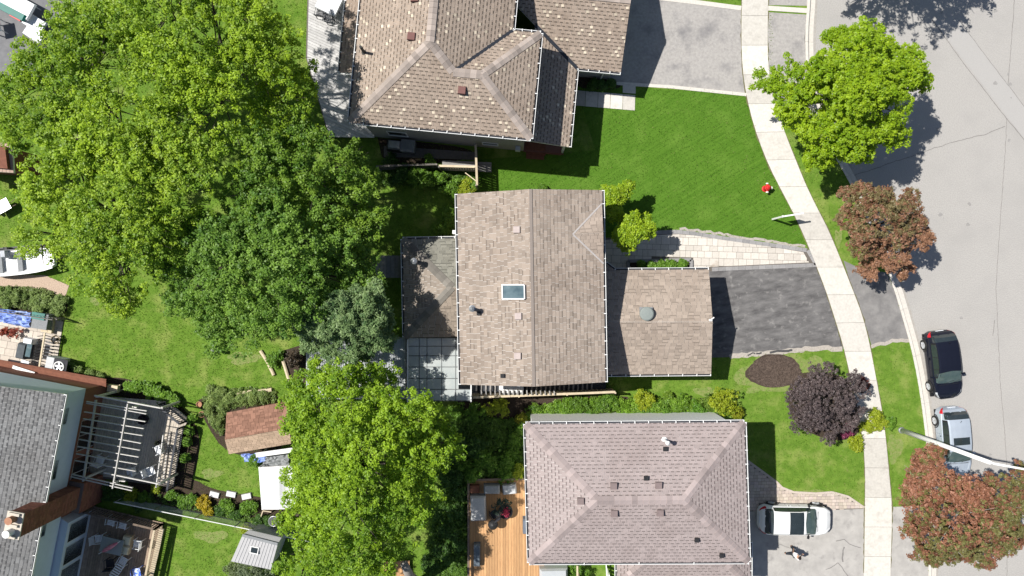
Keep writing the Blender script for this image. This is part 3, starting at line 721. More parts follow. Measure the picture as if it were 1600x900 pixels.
# little shed behind it
sh = thing('lean_to_shed', 'small grey board roofed lean-to in deep shade against the back addition', 'shed', W(606, 416))
WOODS = mat('weathered_shed_board', (.27, .25, .23), (.18, .17, .16), scale=5, detail=8, bump=.2, rnd=.15)
for i in range(7):
    xa = 586+i*6.1; m = M(); a, b = W(xa, 399, 2.0), W(xa+5.7, 399, 2.0); c, d = W(xa+5.7, 434, 2.0), W(xa, 434, 2.0)
    zz = [2.0-.3*abs(t-603)/22 if True else 0 for t in (xa, xa+5.7, xa+5.7, xa)]
    m.prism([(v.x, v.y) for v in (a, b, c, d)], [z-.03 for z in zz], zz, True); m.build('roof_board', WOODS, sh)
p = W(606, 416); m = M(); m.box(p.x-.05, p.y, 0, 1.65, 1.35, 1.15); m.build('wall', WOODB, sh)
# clear panel canopy
BEAMG = mat('grey_beam', (.16, .165, .17), (.11, .115, .12), scale=6)
ST_P = mat('clear_panel', (.50, .55, .55), (.62, .65, .64), scale=1.3, rough=.25, spec=.6)
ST_P.node_tree.nodes['Principled BSDF'].inputs['Alpha'].default_value = .62
cn = thing('patio_canopy', 'translucent panelled patio canopy on dark beams, south of the back addition', 'canopy', W(680, 575))
xs = [635, 655, 667, 690, 712, 737]; ys = [528, 541, 556, 573.5, 591.5, 608.5, 626]
zc = lambda px: 2.45
for i in range(5):
    for j in range(6):
        if xs[i+1] > 719 and ys[j] < 600: xr = 717
        else: xr = xs[i+1]
        a, b, c, d = W(xs[i]+.6, ys[j]+.6, 2.5), W(xr-.6, ys[j]+.6, 2.5), W(xr-.6, ys[j+1]-.6, 2.5), W(xs[i]+.6, ys[j+1]-.6, 2.5)
        m = M(); m.prism([(v.x, v.y) for v in (a, b, c, d)], 2.46, 2.475+random.random()*.012, True); m.build('panel', ST_P, cn)
for x in xs:
    m = M(); m.bar(W(x, 528, 2.42), W(x, 626, 2.42), .05, .09); m.build('beam', BEAMG, cn)
for y in ys[1:]:
    m = M(); m.bar(W(635, y, 2.40), W(737 if y > 600 else 717, y, 2.40), .05, .05); m.build('purlin', BEAMG, cn)
m = M(); m.bar(W(637, 527, 2.5), W(637, 628, 2.5), .07, .1); m.build('edge_rail', WHITE, cn)
m = M(); m.bar(W(736, 600, 2.5), W(736, 628, 2.5), .07, .1); m.build('edge_rail', WHITE, cn)
for x, y in ((637, 625), (737, 625), (637, 560)):
    m = M(); p = W(x, y, 2.4); m.box(p.x, p.y, 0, 2.4, .1, .1); m.build('post', DARKM, cn)
m = M(); m.prism(P2([(560, 527), (760, 527), (760, 615), (560, 625)]), -.02, .06); m.build('patio', mat('patio_concrete', (.28, .28, .27), (.22, .22, .215), scale=6, bump=.2), kind='structure')
cs = thing('metal_canopy', 'corrugated light grey canopy partly under the lime tree, west of the panelled canopy', 'canopy', W(560, 575))
m = M(); N_ = 58; xa, xb = W(478, 527, 2.2).x, W(634, 527, 2.2).x; ya, yb = W(500, 528, 2.2).y, W(500, 624, 2.2).y
pr_ = [(0, 0), (.35, 0), (.42, .035), (.58, .035), (.65, 0)]
for i in range(N_):
    x0 = xa+(xb-xa)*i/N_; dw = (xb-xa)/N_; pp = [(x0+u*dw, 2.2+z) for u, z in pr_]+[(x0+dw, 2.2)]
    for (u, z), (u2, z2) in zip(pp[:-1], pp[1:]): m.face([(u, ya, z), (u, yb, z-.12), (u2, yb, z2-.12), (u2, ya, z2)])
m.build('sheet_roof', SHEETM, cs)
for px in (480, 555, 632):
    p = W(px, 622, 2.0); m = M(); m.box(p.x, p.y, 0, 2.02, .1, .1); m.build('post', WOODB, cs)
# garage
hg = thing('garage', 'attached garage with brown shingled roof and round grey roof vent, east of the middle house', 'garage', W(1030, 503))
gx = 4.62; gNE, gSE, gR = W(1107.5, 421, 2.7), W(1111, 584, 2.7), W(1113.5, 503, 3.75)
gNW = Vector((gx, W(960, 421, 2.7).y, 2.7)); gSW = Vector((gx, W(950, 585.5, 2.7).y, 2.7)); gRW = Vector((gx, gR.y, 3.75))
gA, gB_ = W(946, 411, 2.7), W(961, 422, 2.7)
house_roof(hg, [[Vector((gx, gB_.y+.0, 2.7)), gB_, gNE, gR, gRW], [gSW, gSE, gR, gRW]], pal((.375, .31, .258), .14, None, 0, .65, .22), CAPB, [], t=.16, fasc=WHITE)
m = M(); slab(m, [Vector((gx, gA.y, 2.72)), gA+Vector((0, 0, .02)), gB_+Vector((0, 0, .02)), Vector((gx, gB_.y, 2.72))], .1); el = m.build('eave_return', WHITE, hg)
m = M(); shingle_plane(m, [Vector((gx, gA.y, 2.72)), gA+Vector((0, 0, .02)), gB_+Vector((0, 0, .04)), Vector((gx, gB_.y, 2.74))], ST_B); m.build('shingles', SHIN, el, kind='stuff')
walls(hg, [(gx+.1, gNE.y-.35), (gNE.x-.3, gNE.y-.35), (gSE.x-.3, gSE.y+.35), (gx+.1, gSE.y+.35)], 0, 2.65, WALLBR)
m = M(); m.face([(gNE.x-.3, gNE.y-.35, 2.6), (gNE.x-.3, gR.y, 3.6), (gNE.x-.3, gSE.y+.35, 2.6)]); m.build('gable_wall', WALLBR, hg)
m = M(); p = W(1104, 503, 0); x = gNE.x-.3; m.prism([(x, gR.y-2.2), (x+.03, gR.y-2.2), (x+.03, gR.y+2.2), (x, gR.y+2.2)], .02, 2.1); m.build('garage_door', WHITE, hg)
gutter(hg, gB_, Vector((gNE.x-.0, gNE.y, 2.7)), (0, 1)); gutter(hg, gSW+Vector((.4, 0, 0)), gSE, (0, -1)); gutter(hg, gA, gB_, (.55, .83), ticks=3)
p = W(1009, 490, 3.55)
m = M(); m.box(p.x, p.y, 3.45, 3.66, .75, .75); vt = m.build('vent_flashing', GALV, hg)
m = M(); m._lathe(p.x, p.y, [(.30, 3.66), (.32, 3.70), (.40, 3.74), (.40, 3.92), (.33, 3.97), (.1, 3.99)], 24, None); m.build('round_vent', mat('vent_greygreen', (.24, .27, .255), (.21, .235, .225), scale=5), hg)
p = W(1111, 500, 3.7); m = M(); m.box(p.x-.05, p.y, 3.7, 3.85, .16, .12); m.tube([(p.x-.05, p.y, 3.8), (p.x+.15, p.y+.15, 3.78)], .04, 6); m.build('lamp', WHITE, hg)
# ---------------------------------------------------------------- upper house (A)
O = Vector((-8.92, 9.13)); U = Vector((.9955, -.095)); V_ = Vector((.095, .9955))
def A3(u, v, z): q = O+U*u+V_*v; return Vector((q.x, q.y, z))
def A2(u, v): q = O+U*u+V_*v; return (q.x, q.y)
ST_A = pal((.365, .295, .24), .10, (.70, .61, .48), .13, .38, .92, True, .12)
CAPA = capmat('cap_a', (.37, .315, .28))
h_a = thing('house', 'house with speckled brown hip roof and dark pipe vent, at the top beside the maples', 'house', (*A2(5, 5), 0))
z5, p4 = 5.5, .4; Mz = z5+4.225*p4; Jz = z5+2.915*p4
SWa, Ma, MN, NWa = A3(0, 0, z5), A3(4.225, 4.225, Mz), A3(4.225, 16, Mz), A3(0, 16, z5)
Ja, Ka, SEa, NEa = A3(5.535, 2.915, Jz), A3(7.085, 2.915, Jz), A3(10, 0, z5), A3(10, 5.83, z5)
VA, NEm = A3(8.45, 5.83, z5), A3(8.45, 16, z5)
house_roof(h_a, [[SWa, Ma, MN, NWa], [SWa, SEa, Ka, Ja, Ma], [SEa, NEa, Ka], [NEa, VA, Ja, Ka], [VA, NEm, MN, Ma, Ja]], ST_A, CAPA,
           [(SWa, Ma), (Ma, MN), (Ma, Ja), (Ja, Ka), (Ka, SEa), (Ka, NEa)], fasc=WHITE)
walls(h_a, [A2(.35, .35), A2(9.65, .35), A2(9.65, 5.5), A2(8.1, 5.5), A2(8.1, 16), A2(.35, 16)], 0, 5.42, WALLG)
gutter(h_a, SWa, SEa, tuple(-V_)); gutter(h_a, SWa, NWa, tuple(-U)); gutter(h_a, SEa, NEa, tuple(U)); gutter(h_a, VA, NEm, tuple(U)); gutter(h_a, NEa, VA, tuple(V_), ticks=.5)
m = M(); m.bar(Ja+Vector((0, 0, .03)), VA+Vector((0, 0, .03)), .22, .02); m.build('valley', DARKM, h_a)
def az(px, py, z=6.3):
    for _ in range(4):
        q = W(px, py, z); r_ = Vector((q.x, q.y))-O; u, v = r_.dot(U), r_.dot(V_); z = z5+p4*min(u, v, 4.225) if u < 4.3 else z5+p4*min(v, 2.915, 10-u)
    return z
vent(h_a, 643, 58, az(643, 58), VENTD, .38, .2, rz=-.1); vent(h_a, 722, 142, az(722, 142), VENTD, .38, .2, rz=-.1); vent(h_a, 648, -2, az(648, -2), VENTD, .38, .2)
pipe(h_a, 569, 82, az(569, 82), az(569, 82)+.95, .075, mat('black_pipe', (.04, .04, .04), (.06, .06, .055), scale=6), cap=False)
# west porch roof, east porch roof, garage wing
lw = thing('porch', 'narrow low porch roof between the pale deck and the speckled roof house', 'porch', (*A2(-1, 8), 0))
house_roof(lw, [[A3(-1.5, 3.34, 2.9), A3(-1.5, 16, 2.9), A3(.35, 16, 3.45), A3(.35, 3.34, 3.45)]], pal((.35, .275, .22), .15, (.66, .56, .44), .04, .5, .3), CAPA, [], fasc=WHITE)
gutter(lw, A3(-1.5, 3.34, 2.9), A3(-1.5, 16, 2.9), tuple(-U), ticks=.6)
for v in (3.6, 7, 10.5):
    q = A2(-1.3, v); m = M(); m.box(q[0], q[1], 0, 2.8, .12, .12, -.095); m.build('post', WHITE, lw)
m = M(); m.bar(A3(-1.55, 3.28, 2.9), A3(.3, 3.28, 2.9), .06, .1); m.build('fascia', WHITE, lw)
pe = thing('porch', 'shaded porch roof at the east side of the speckled roof house, beside the garage wing', 'porch', (*A2(11, 2.5), 0))
zp = lambda u: 2.9+(12.3-u)*.3
house_roof(pe, [[A3(12.3, .27, 2.9), A3(12.3, 4.9, 2.9), A3(9.65, 6.887, zp(9.65)), A3(9.65, .27, zp(9.65))]], ST_A, CAPA, [], fasc=WHITE)
gutter(pe, A3(12.3, .27, 2.9), A3(12.3, 4.9, 2.9), tuple(U), ticks=.6)
for v in (.5, 2.6):
    q = A2(12.05, v); m = M(); m.box(q[0], q[1], 0, 2.8, .14, .14, -.095); m.build('post', WHITE, pe)
m = M(); q = [A2(9.65, .3), A2(12, .3), A2(12, 5), A2(9.65, 5)]; m.prism(q, 0, .35); m.build('floor', mat('porch_floor', (.2, .1, .08), (.16, .08, .07), scale=6), pe)
ga = thing('garage', 'garage wing with speckled brown roof, beside the pale stained driveway at the top', 'garage', (*A2(12, 9), 0))
zg = lambda v: 2.9+(v-4.9)*.4
house_roof(ga, [[A3(12.3, 4.9, 2.9), A3(14.88, 4.9, 2.9), A3(14.88, 8.6, zg(8.6)), A3(8.1, 8.6, zg(8.6)), A3(8.1, 8.06, zg(8.06))],
                [A3(14.88, 12.3, 2.9), A3(8.1, 12.3, 2.9), A3(8.1, 8.6, zg(8.6)), A3(14.88, 8.6, zg(8.6))]], ST_A, CAPA, [(A3(8.4, 8.6, zg(8.6)), A3(14.88, 8.6, zg(8.6)))], fasc=WHITE)
walls(ga, [A2(9.7, 5.3), A2(14.5, 5.3), A2(14.5, 12), A2(9.7, 12)], 0, 2.85, WALLG)
m = M(); a, b, c = A3(14.5, 5.3, 2.8), A3(14.5, 8.6, 4.1), A3(14.5, 12, 2.8); m.face([a, c, b]); m.build('gable_wall', WALLG, ga)
m = M(); m.prism([A2(14.5, 6), A2(14.54, 6), A2(14.54, 11), A2(14.5, 11)], 0, 2.1); m.build('garage_door', WHITE, ga)
gutter(ga, A3(12.35, 4.9, 2.9), A3(14.88, 4.9, 2.9), tuple(-V_), ticks=.55)
m = M(); m.bar(A3(12.3, 4.9, 2.96), A3(9.65, 6.887, zp(9.65)+.05), .2, .02); m.build('valley', DARKM, ga)
m = M(); q = A2(14.0, 5.2); m.tube([(q[0], q[1], 2.8), (q[0], q[1], .2)], .04, 6); m.build('downspout', WHITE, ga)
window(h_a, A2(3.2, .35), A2(9, .35), 3.9, 4.9, 1.0, 1.6, name='window'); window(h_a, A2(.6, .35), A2(9, .35), .8, 2.0, 1.1, 2.2, name='window')
# meter box and red steps on the wall
m = M(); q = A2(9.3, .2); m.box(q[0], q[1], 1.0, 1.5, .3, .25, -.095); m.build('meter_box', mat('meter_grey', (.45, .5, .52), (.4, .44, .46), scale=5), h_a)
st_ = thing('doorstep', 'red brown wooden doorstep at the south-east corner of the speckled roof house', 'steps', W(835, 240))
for i, (a, b, c, d, z) in enumerate([(822, 224, 852, 236, .42), (822, 236, 852, 241.5, .28), (822, 241.5, 850, 248, .14)]):
    m = M(); m.prism(P2([(a, b), (c, b+2), (c, d+2), (a, d)]), 0, z); m.build('step', WOODR, st_)
m = M(); p = W(856, 224, .9)
for a, b in (((852, 224), (880, 226)), ((852, 239), (880, 241))):
    m.bar(W(*a, .9), W(*b, .9), .06, .06); m.bar(W(*a, 0), W(*a, .9), .06, .06); m.bar(W(*b, 0), W(*b, .9), .06, .06)
m.build('handrail', WOODR, st_)
# ---------------------------------------------------------------- lower house (C)
ST_C = pal((.375, .315, .305), .07, None, 0, .48, .92, True, .12); CAPC = capmat('cap_c', (.36, .30, .29))
hc = thing('house', 'house with a full pinkish grey hip roof beside the white parked car, at the bottom', 'house', W(990, 770))
cNW, cNE, cSE, cSW = W(821, 662.5, 5.2), W(1163, 659.5, 5.2), W(1170, 878, 5.2), W(827, 879.5, 5.2); c1, c2 = W(933, 782, 6.4), W(1069, 781, 6.4)
house_roof(hc, [[cNW, c1, c2, cNE], [cNE, c2, cSE], [cSE, c2, c1, cSW], [cSW, c1, cNW]], ST_C, CAPC, [(cNW, c1), (cSW, c1), (c1, c2), (c2, cNE), (c2, cSE)], fasc=WHITE)
walls(hc, [(cNW.x+.4, cNW.y-.25), (cNE.x-.4, cNE.y-.25), (cSE.x-.4, cSE.y+.35), (cSW.x+.4, cSW.y+.35)], 0, 5.15, STUCW)
gutter(hc, cNW, cNE, (0, 1)); gutter(hc, cNE, cSE, (1, 0)); gutter(hc, cNW, cSW, (-1, 0)); gutter(hc, cSW, cSE, (0, -1), ticks=3)
def czn(px, py):
    z = 6
    for _ in range(4):
        q = W(px, py, z); z = 5.2+.312*min(abs(q.y-cNW.y), abs(q.y-cSW.y), q.x-cNW.x, cNE.x-q.x)
    return z
VC = mat('vent_mauve', (.22, .17, .165), (.18, .14, .135), scale=6)
for px, py in ((958.5, 758.5), (1028.5, 757.5), (959.5, 801.5), (1031, 800.5), (907, 782)): vent(hc, px, py, czn(px, py), VC, .33, .2)
for px, py in ((1009, 746.5), (1127, 867), (1039, 701), (1088, 843)): vent(hc, px, py, czn(px, py), BLACKP, .22, .18)
pipe(hc, 1038, 687, czn(1038, 687), czn(1038, 687)+.8, .085, WHITE)
# front lower roof
hc2 = thing('porch', 'lower front roof at the bottom edge, before the pinkish grey hip roof', 'porch', W(1070, 930))
yb = cSW.y+.35; xw, xe = W(964, 890, 2.9).x, W(1172.5, 890, 2.9).x
f1, f2, f3, f4 = Vector((xw, yb, 2.9)), Vector((xe, yb, 2.9)), Vector((xe, yb-6, 2.9)), Vector((xw, yb-6, 2.9))
xr = (xw+xe)/2; g0 = Vector((xr, yb, 2.9+1.5)); 
hzr = 1.55
fa, fb = Vector((W(1040, 880, 4.4).x, yb, 4.45)), Vector((W(1100, 880, 4.4).x, yb, 4.45)); fm = Vector(((fa.x+fb.x)/2, yb-1.4, 4.45))
run = fa.x-xw; fz = 2.9+run*.4; fa = Vector((fa.x, yb, fz)); fb = Vector((xe-run, yb, fz)); ksw = Vector((xw, yb-run, 2.9)); kse = Vector((xe, yb-run, 2.9))
house_roof(hc2, [[f1, fa, ksw], [fa, fb, kse, ksw], [fb, f2, kse]], ST_C, CAPC, [(fa, ksw), (fb, kse)], fasc=WHITE)
walls(hc2, [(xw+.3, yb), (xe-.3, yb), (xe-.3, yb-run+.3), (xw+.3, yb-run+.3)], 0, 2.85, STUCW); gutter(hc2, f2, kse, (1, 0)); gutter(hc2, f1, ksw, (-1, 0))
# ---------------------------------------------------------------- pale blue house (D)
hd = thing('house', 'pale blue sided house with grey shingled roof and red brick chimney, lower left', 'house', W(100, 760))
dN = Vector((-25.08, -5.92)); dS = Vector((-.19, -.982)); dW = Vector((-.982, .19))
def D2(e, s, off=0): q = dN+dS*s+dW*e; return (q.x, q.y)   # e metres west, s metres south of the corner
def D3(e, s, z): x, y = D2(e, s); return Vector((x, y, z))
walls(hd, [D2(0.05, .05), D2(0.05, 22), D2(12, 22), D2(12, .05)], 0, 2.62, mat('brick_wall', (.30, .135, .09), (.21, .09, .065), scale=14, bump=.4))
walls(hd, [D2(0, 0), D2(0, 22), D2(12, 22), D2(12, 0)], 2.625, 5.5, SIDING, 'upper_wall')
ez = 5.5; dr = lambda e: ez+.34*(e+.5)
ST_D = pal((.245, .245, .245), .2, None, 0, .55, .7, True, .3)
house_roof(hd, [[D3(-.5, -.2, ez), D3(-.5, 22.3, ez), D3(5.5, 22.3, dr(5.5)), D3(5.5, -.2, dr(5.5))], [D3(11.5, -.2, ez), D3(5.5, -.2, dr(5.5)), D3(5.5, 22.3, dr(5.5)), D3(11.5, 22.3, ez)]], ST_D, CAPC, [], fasc=WHITE, tab=.3)
m = M(); m.face([D3(0, -.0, 5.4), D3(11, 0, 5.4), D3(5.5, 0, 7.4)]); m.build('gable_wall', SIDING, hd)
gutter(hd, D3(-.5, -.2, ez), D3(-.5, 5.85, ez), tuple(-dW), ticks=.8); gutter(hd, D3(-.5, 7.15, ez), D3(-.5, 22, ez), tuple(-dW), ticks=.8)
for s0, s1 in ((.9, 1.9), (3.9, 5.1), (7.5, 8.4), (11.6, 12.9)): window(hd, D2(0, 0)[::1], D2(0, 22), s0, s1, 3.9, 4.95, mtf=SIDING)
for s0, s1 in ((2.0, 3.9), (4.3, 6.2)): window(hd, D2(.05, 0), D2(.05, 22), s0, s1, .5, 2.3, split=2)
# glazed ground floor bay
by = thing('bay_window', 'white framed ground floor bay with dark panes beside the brown deck, under the pale blue wall', 'bay', (*D2(-.4, 11), 0))
m = M(); m.prism([D2(.05, 7.8), D2(-.45, 8.0), D2(-.45, 13.6), D2(.05, 13.8)], 0, 2.55, True); m.build('wall', SIDING, by)
for s0 in (8.15, 9.55, 10.9, 12.25): window(by, D2(-.45, 0), D2(-.45, 22), s0, s0+1.2, .4, 2.3)
# chimney
ch = thing('chimney', 'tall red brick chimney leaning against the pale blue house, with a pale cap and pots', 'chimney', (*D2(-.4, 6.5), 0))
m = M()
for e0, e1_, s0, s1, z0, z1 in ((-.85, .04, 5.6, 7.4, 0, 2.3), (-.68, .04, 5.88, 7.12, 2.3, 7.4)):
    m.prism([D2(e0, s0), D2(e0, s1), D2(e1_, s1), D2(e1_, s0)], z0, z1, True)
# shoulder
m.prism([D2(-.85, 5.6), D2(-.85, 7.4), D2(.04, 7.4), D2(.04, 5.6)], 2.3, 2.4, True)
core = m.build('stack', MORTAR, ch)
bm = None
def brick_courses():
    L = []
    for (e0, s0, s1, z0, z1) in ((-.85, 5.6, 7.4, 0, 2.3), (-.68, 5.88, 7.12, 2.42, 7.4)):
        z = z0; k = 0
        while z < z1-.05:
            s = s0-(.15 if k % 2 else 0)
            while s < s1:
                a, b = max(s, s0), min(s+.29, s1)
                if b-a > .05: L.append((e0-.012, a, b, z, z+.13, 0))
                s += .305
            z += .15; k += 1
    return L
m2 = M()
for e0, a, b, z0, z1, _ in brick_courses():
    f = random.uniform(.75, 1.2); m2.col = (f, f*random.uniform(.9, 1.05), f)
    m2.prism([D2(e0, a), D2(e0, b), D2(e0+.014, b), D2(e0+.014, a)], z0, z1, True)
for (s_, e0, e1_, z0, z1) in ((5.868, -.68, .04, 2.42, 7.4), (5.588, -.85, .04, 0, 2.3), (7.12, -.68, .04, 2.42, 7.4), (7.4, -.85, .04, 0, 2.3)):
    z = z0; k = 0
    while z < z1-.05:
        e = e0-(.15 if k % 2 else 0)
        while e < e1_:
            a, b = max(e, e0), min(e+.29, e1_)
            if b-a > .05:
                f = random.uniform(.75, 1.2); m2.col = (f, f*random.uniform(.9, 1.05), f); m2.prism([D2(a, s_), D2(b, s_), D2(b, s_+.014), D2(a, s_+.014)], z, z+.13, True)
            e += .305
        z += .15; k += 1
m2.build('bricks', mat('brick_face', (.30, .125, .08), (.22, .09, .06), scale=12, bump=.3, attr=True), ch, kind='stuff')
CAPST = mat('cap_stone', (.58, .52, .44), (.48, .43, .37), scale=8)
m = M(); m.prism([D2(-.76, 5.8), D2(-.76, 7.2), D2(.1, 7.2), D2(.1, 5.8)], 7.4, 7.48, True); m.build('cap', CAPST, ch)
for s_, mt in ((6.15, TERRA), (6.85, WHITE)):
    q = D2(-.3, s_); m = M(); m._lathe(q[0], q[1], [(.2, 7.48), (.17, 7.85), (.2, 7.85), (.2, 7.92), (.1, 7.92)], 14, None); m.build('chimney_pot', mt, ch)
for s_ in (5.9, 6.5, 7.1):
    m = M(); m.prism([D2(-.6, s_-.07), D2(-.6, s_+.07), D2(-.05, s_+.07), D2(-.05, s_-.07)], 7.485, 7.6, True); m.build('cap_block', CAPST, ch)
# ---------------------------------------------------------------- red roofed shed, grey shed, white tent
rs = thing('shed', 'small garden shed with faded red and tan shingled roof, beside the lime tree', 'shed', W(400, 680))
r1, r2 = W(354, 645, 2.0), W(447, 628, 2.0); r3, r4 = W(351.5, 687, 2.75), W(452, 669, 2.75); r5, r6 = W(357.5, 709, 2.0), W(455, 693, 2.0)
house_roof(rs, [[r1, r2, r4, r3], [r5, r3, r4, r6]], [pal((.30, .165, .12), .22, None, 0, .7, .2), pal((.58, .42, .30), .14, None, 0, .75, .2)], CAPB, [], t=.1, fasc=WOODB, row=.17, tab=.3)
walls(rs, [(r1.x+.15, r1.y-.15), (r2.x-.1, r2.y-.15), (r6.x-.1, r6.y+.12), (r5.x+.1, r5.y+.12)], 0, 1.95, WOODR)
gs = thing('shed', 'light grey plastic storage shed with a small roof skylight, by the vine covered fence', 'shed', W(403, 858))
q = [W(385, 828, 1.9), W(441, 838, 1.9), W(444, 846, 2.35), W(376, 838, 2.35)]
GP = mat('grey_plastic', (.46, .455, .46), (.41, .405, .41), scale=3, rough=.6, bump=.1)
s1, s2, s3, s4, s5, s6 = W(389, 828, 1.8), W(440, 840, 1.8), W(434, 850, 2.2), W(379, 836, 2.2), W(423, 890, 1.8), W(361, 877, 1.8)
m = M(); slab(m, [s1, s2, s3, s4], .1); slab(m, [s4, s3, s5, s6], .1); gr_ = m.build('roof', GP, gs)
for i in range(1, 12):
    t = i/12; m = M(); a = s4.lerp(s3, t)+Vector((0, 0, .01)); b = s6.lerp(s5, t)+Vector((0, 0, .01)); m.bar(a, b, .025, .03); m.build('roof_rib', GP, gr_)
m = M(); m.bar(s4+Vector((0, 0, .02)), s3+Vector((0, 0, .02)), .16, .06); m.build('ridge_strip', GREYF, gr_)
p = W(398, 859, 2.05); m = M(); m.box(p.x, p.y, 2.0, 2.14, .5, .42, -.2); sk = m.build('skylight', WHITE, gs); m = M(); m.box(p.x, p.y, 2.141, 2.15, .4, .32, -.2); m.build('pane', GLASSD, sk)
walls(gs, [(s1.x+.1, s1.y-.1), (s2.x-.1, s2.y-.1), (s5.x-.1, s5.y+.1), (s6.x+.12, s6.y+.1)], 0, 1.78, GP)
wt = thing('tent', 'white fabric tent canopy next to the red roofed shed, half under the lime tree', 'tent', W(435, 762))
TENT = mat('tent_fabric', (.80, .80, .80), (.74, .74, .745), scale=2, rough=.7, bump=.15)
a, b, c, d = W(404, 731, 2.0), W(464, 727, 2.0), W(466, 795, 2.0), W(409, 796, 2.0); e, f = W(436, 729, 2.35), W(436, 796, 2.35)
nn = 6; m = M()
def bil(P0, P1, P2_, P3, u, v): return P0.lerp(P1, u).lerp(P3.lerp(P2_, u), v)
for (A, B, C_, D_) in ((a, e, f, d), (e, b, c, f)):
    for i in range(nn):
        for j in range(nn):
            def g_(u, v): q = bil(A, B, C_, D_, u, v); return q-Vector((0, 0, .10*math.sin(u*math.pi)*math.sin(v*math.pi)))
            m.face([g_(i/nn, j/nn), g_(i/nn, (j+1)/nn), g_((i+1)/nn, (j+1)/nn), g_((i+1)/nn, j/nn)])
m.build('roof', TENT, wt, smooth=True)
m = M(); m.prism([(p.x, p.y) for p in (a, b, c, d)], 1.72, [1.96]*4); m.build('valance', TENT, wt)
for p in (a, b, c, d):
    m = M(); m.box(p.x, p.y, 0, 1.95, .06, .06); m.build('pole', WHITE, wt)
lt = thing('awning', 'thin white gutter roof strip between the red shed and the tent', 'awning', W(430, 710))
m = M(); m.bar(W(400, 711, 1.7), W(458, 703, 1.7), .28, .06); m.build('strip', WHITE, lt)
for x, y in ((402, 711), (456, 703)):
    m = M(); p = W(x, y, 1.7); m.box(p.x, p.y, 0, 1.67, .06, .06); m.build('post', WHITE, lt)
ww = thing('tarpaulin', 'crumpled blue and white tarpaulin by the wall of the red roofed shed', 'tarpaulin', W(405, 712))
def tarp(root, pts, z, amp, mt, name='sheet', n=10):
    a, b, c, d = [W(*p, z) for p in pts]; m = M(); Z = {}
    for i in range(n+1):
        for j in range(n+1): q = bil(a, b, c, d, i/n, j/n); Z[i, j] = q+Vector((random.uniform(-.04, .04), random.uniform(-.04, .04), random.random()*amp))
    for i in range(n):
        for j in range(n): m.face([Z[i, j], Z[i, j+1], Z[i+1, j+1], Z[i+1, j]])
    return m.build(name, mt, root)
tarp(ww, [(378, 709), (418, 707), (418, 722), (384, 720)], .3, .25, BLUET)
cc = thing('tarpaulin', 'grey mesh cover hanging between the awning strip and the white tent', 'tarpaulin', W(430, 722)); tarp(cc, [(418, 710), (450, 706), (452, 728), (408, 730)], 1.0, .15, GREYF)
# ------------------------------------------------------------------ decks, fences, pergola
def boards(root, poly, x0, x1, y0, y1, wid, rot, z, mt, gap=.012, th=.04, name='board'):
    P = P2(poly, z); c, s = math.cos(rot), math.sin(rot); lo = [(a*c+b*s, -a*s+b*c) for a, b in P]
    x0, x1, y0, y1 = min(a for a, b in lo), max(a for a, b in lo), min(b for a, b in lo), max(b for a, b in lo); y = y0
    while y < y1:
        q = [(x0, y), (x1, y), (x1, y+wid-gap), (x0, y+wid-gap)]; q = [(a*c-b*s, a*s+b*c) for a, b in q]
        k = clip(P, q)
        if len(k) > 2 and area(k) > .01: m = M(); m.prism(k, z-th, z+random.uniform(0, .004), True); m.build(name, mt, root)
        y += wid
def rail(root, a, b, z0, zt, step=.14, mt=WOODC, bal=.035, rot=0, post=True, topw=.12, bmat=None):
    A = W(*a, 0); B = W(*b, 0); d = (B-A); L = d.length; d = d/L
    up = lambda z: Vector((0, 0, z))
    m = M(); m.bar(A+up(zt), B+up(zt), topw, .04); m.build('top_rail', mt, root)
    m = M(); m.bar(A+up(z0+.1), B+up(z0+.1), .05, .05); m.build('bottom_rail', mt, root)
    n = int(L/step)
    for i in range(1, n):
        m = M(); p = A+d*(L*i/n); m.bar(p+up(z0+.1), p+up(zt-.02), bal, bal); m.build('baluster', bmat or mt, root)
    if post:
        for i in range(max(2, int(L/2)+1)):
            p = A+d*(L*i/(max(2, int(L/2)+1)-1)); m = M(); m.bar(p, p+up(zt+.02), .1, .1); m.build('post', mt, root)
dA = thing('deck', 'pale grey weathered board deck west of the speckled roof house', 'deck', W(510, 110))
polyA = [(484, -60), (600, -60), (585, 215), (515, 214), (480, 92)]
m = M(); m.prism(P2(polyA), 0, .30); m.build('base', JOINT, dA)
boards(dA, polyA, -20, 5, 3, 24, .16, -.42, .36, WOODL)
dC = thing('deck', 'bright orange cedar deck west of the pinkish grey hip roof house', 'deck', W(780, 830))
polyC = [(731, 750), (850, 747), (850, 960), (733, 960)]
m = M(); m.prism(P2(polyC), 0, .30); m.build('base', JOINT, dC)
boards(dC, polyC, -25, -10, -2.9, 3.2, .17, math.pi/2, .36, WOODO)
m = M(); m.bar(W(732, 750, .7), W(732, 960, .7), .12, .1); m.build('kerb_board', WOODB, dC); m = M(); m.bar(W(732, 750, .7), W(824, 748, .7), .12, .1); m.build('kerb_board', WOODB, dC)
dP = thing('deck', 'weathered deck under the pergola, beside the pale blue house', 'deck', W(220, 700))
polyP = [(142, 618), (262, 627), (296, 655), (287, 668), (270, 758), (140, 742)]
m = M(); m.prism(P2(polyP), 0, .38); m.build('base', JOINT, dP)
mp_ = mat('grey_tan_deck', (.56, .49, .40), (.40, .36, .31), scale=4, detail=8, bump=.2, rnd=.15)
boards(dP, polyP, -14, -2, -30, -15, .15, math.pi/2-.19, .45, mp_)
rail(dP, (262, 628), (296, 656), .45, 1.35, .14, DARKM); rail(dP, (293, 664), (277, 757), .45, 1.35, .14, DARKM)
dL = thing('deck', 'dark brown deck with cream railing at the lower left corner', 'deck', W(185, 860))
polyL = [(125, 786), (255, 817), (228, 960), (110, 960)]
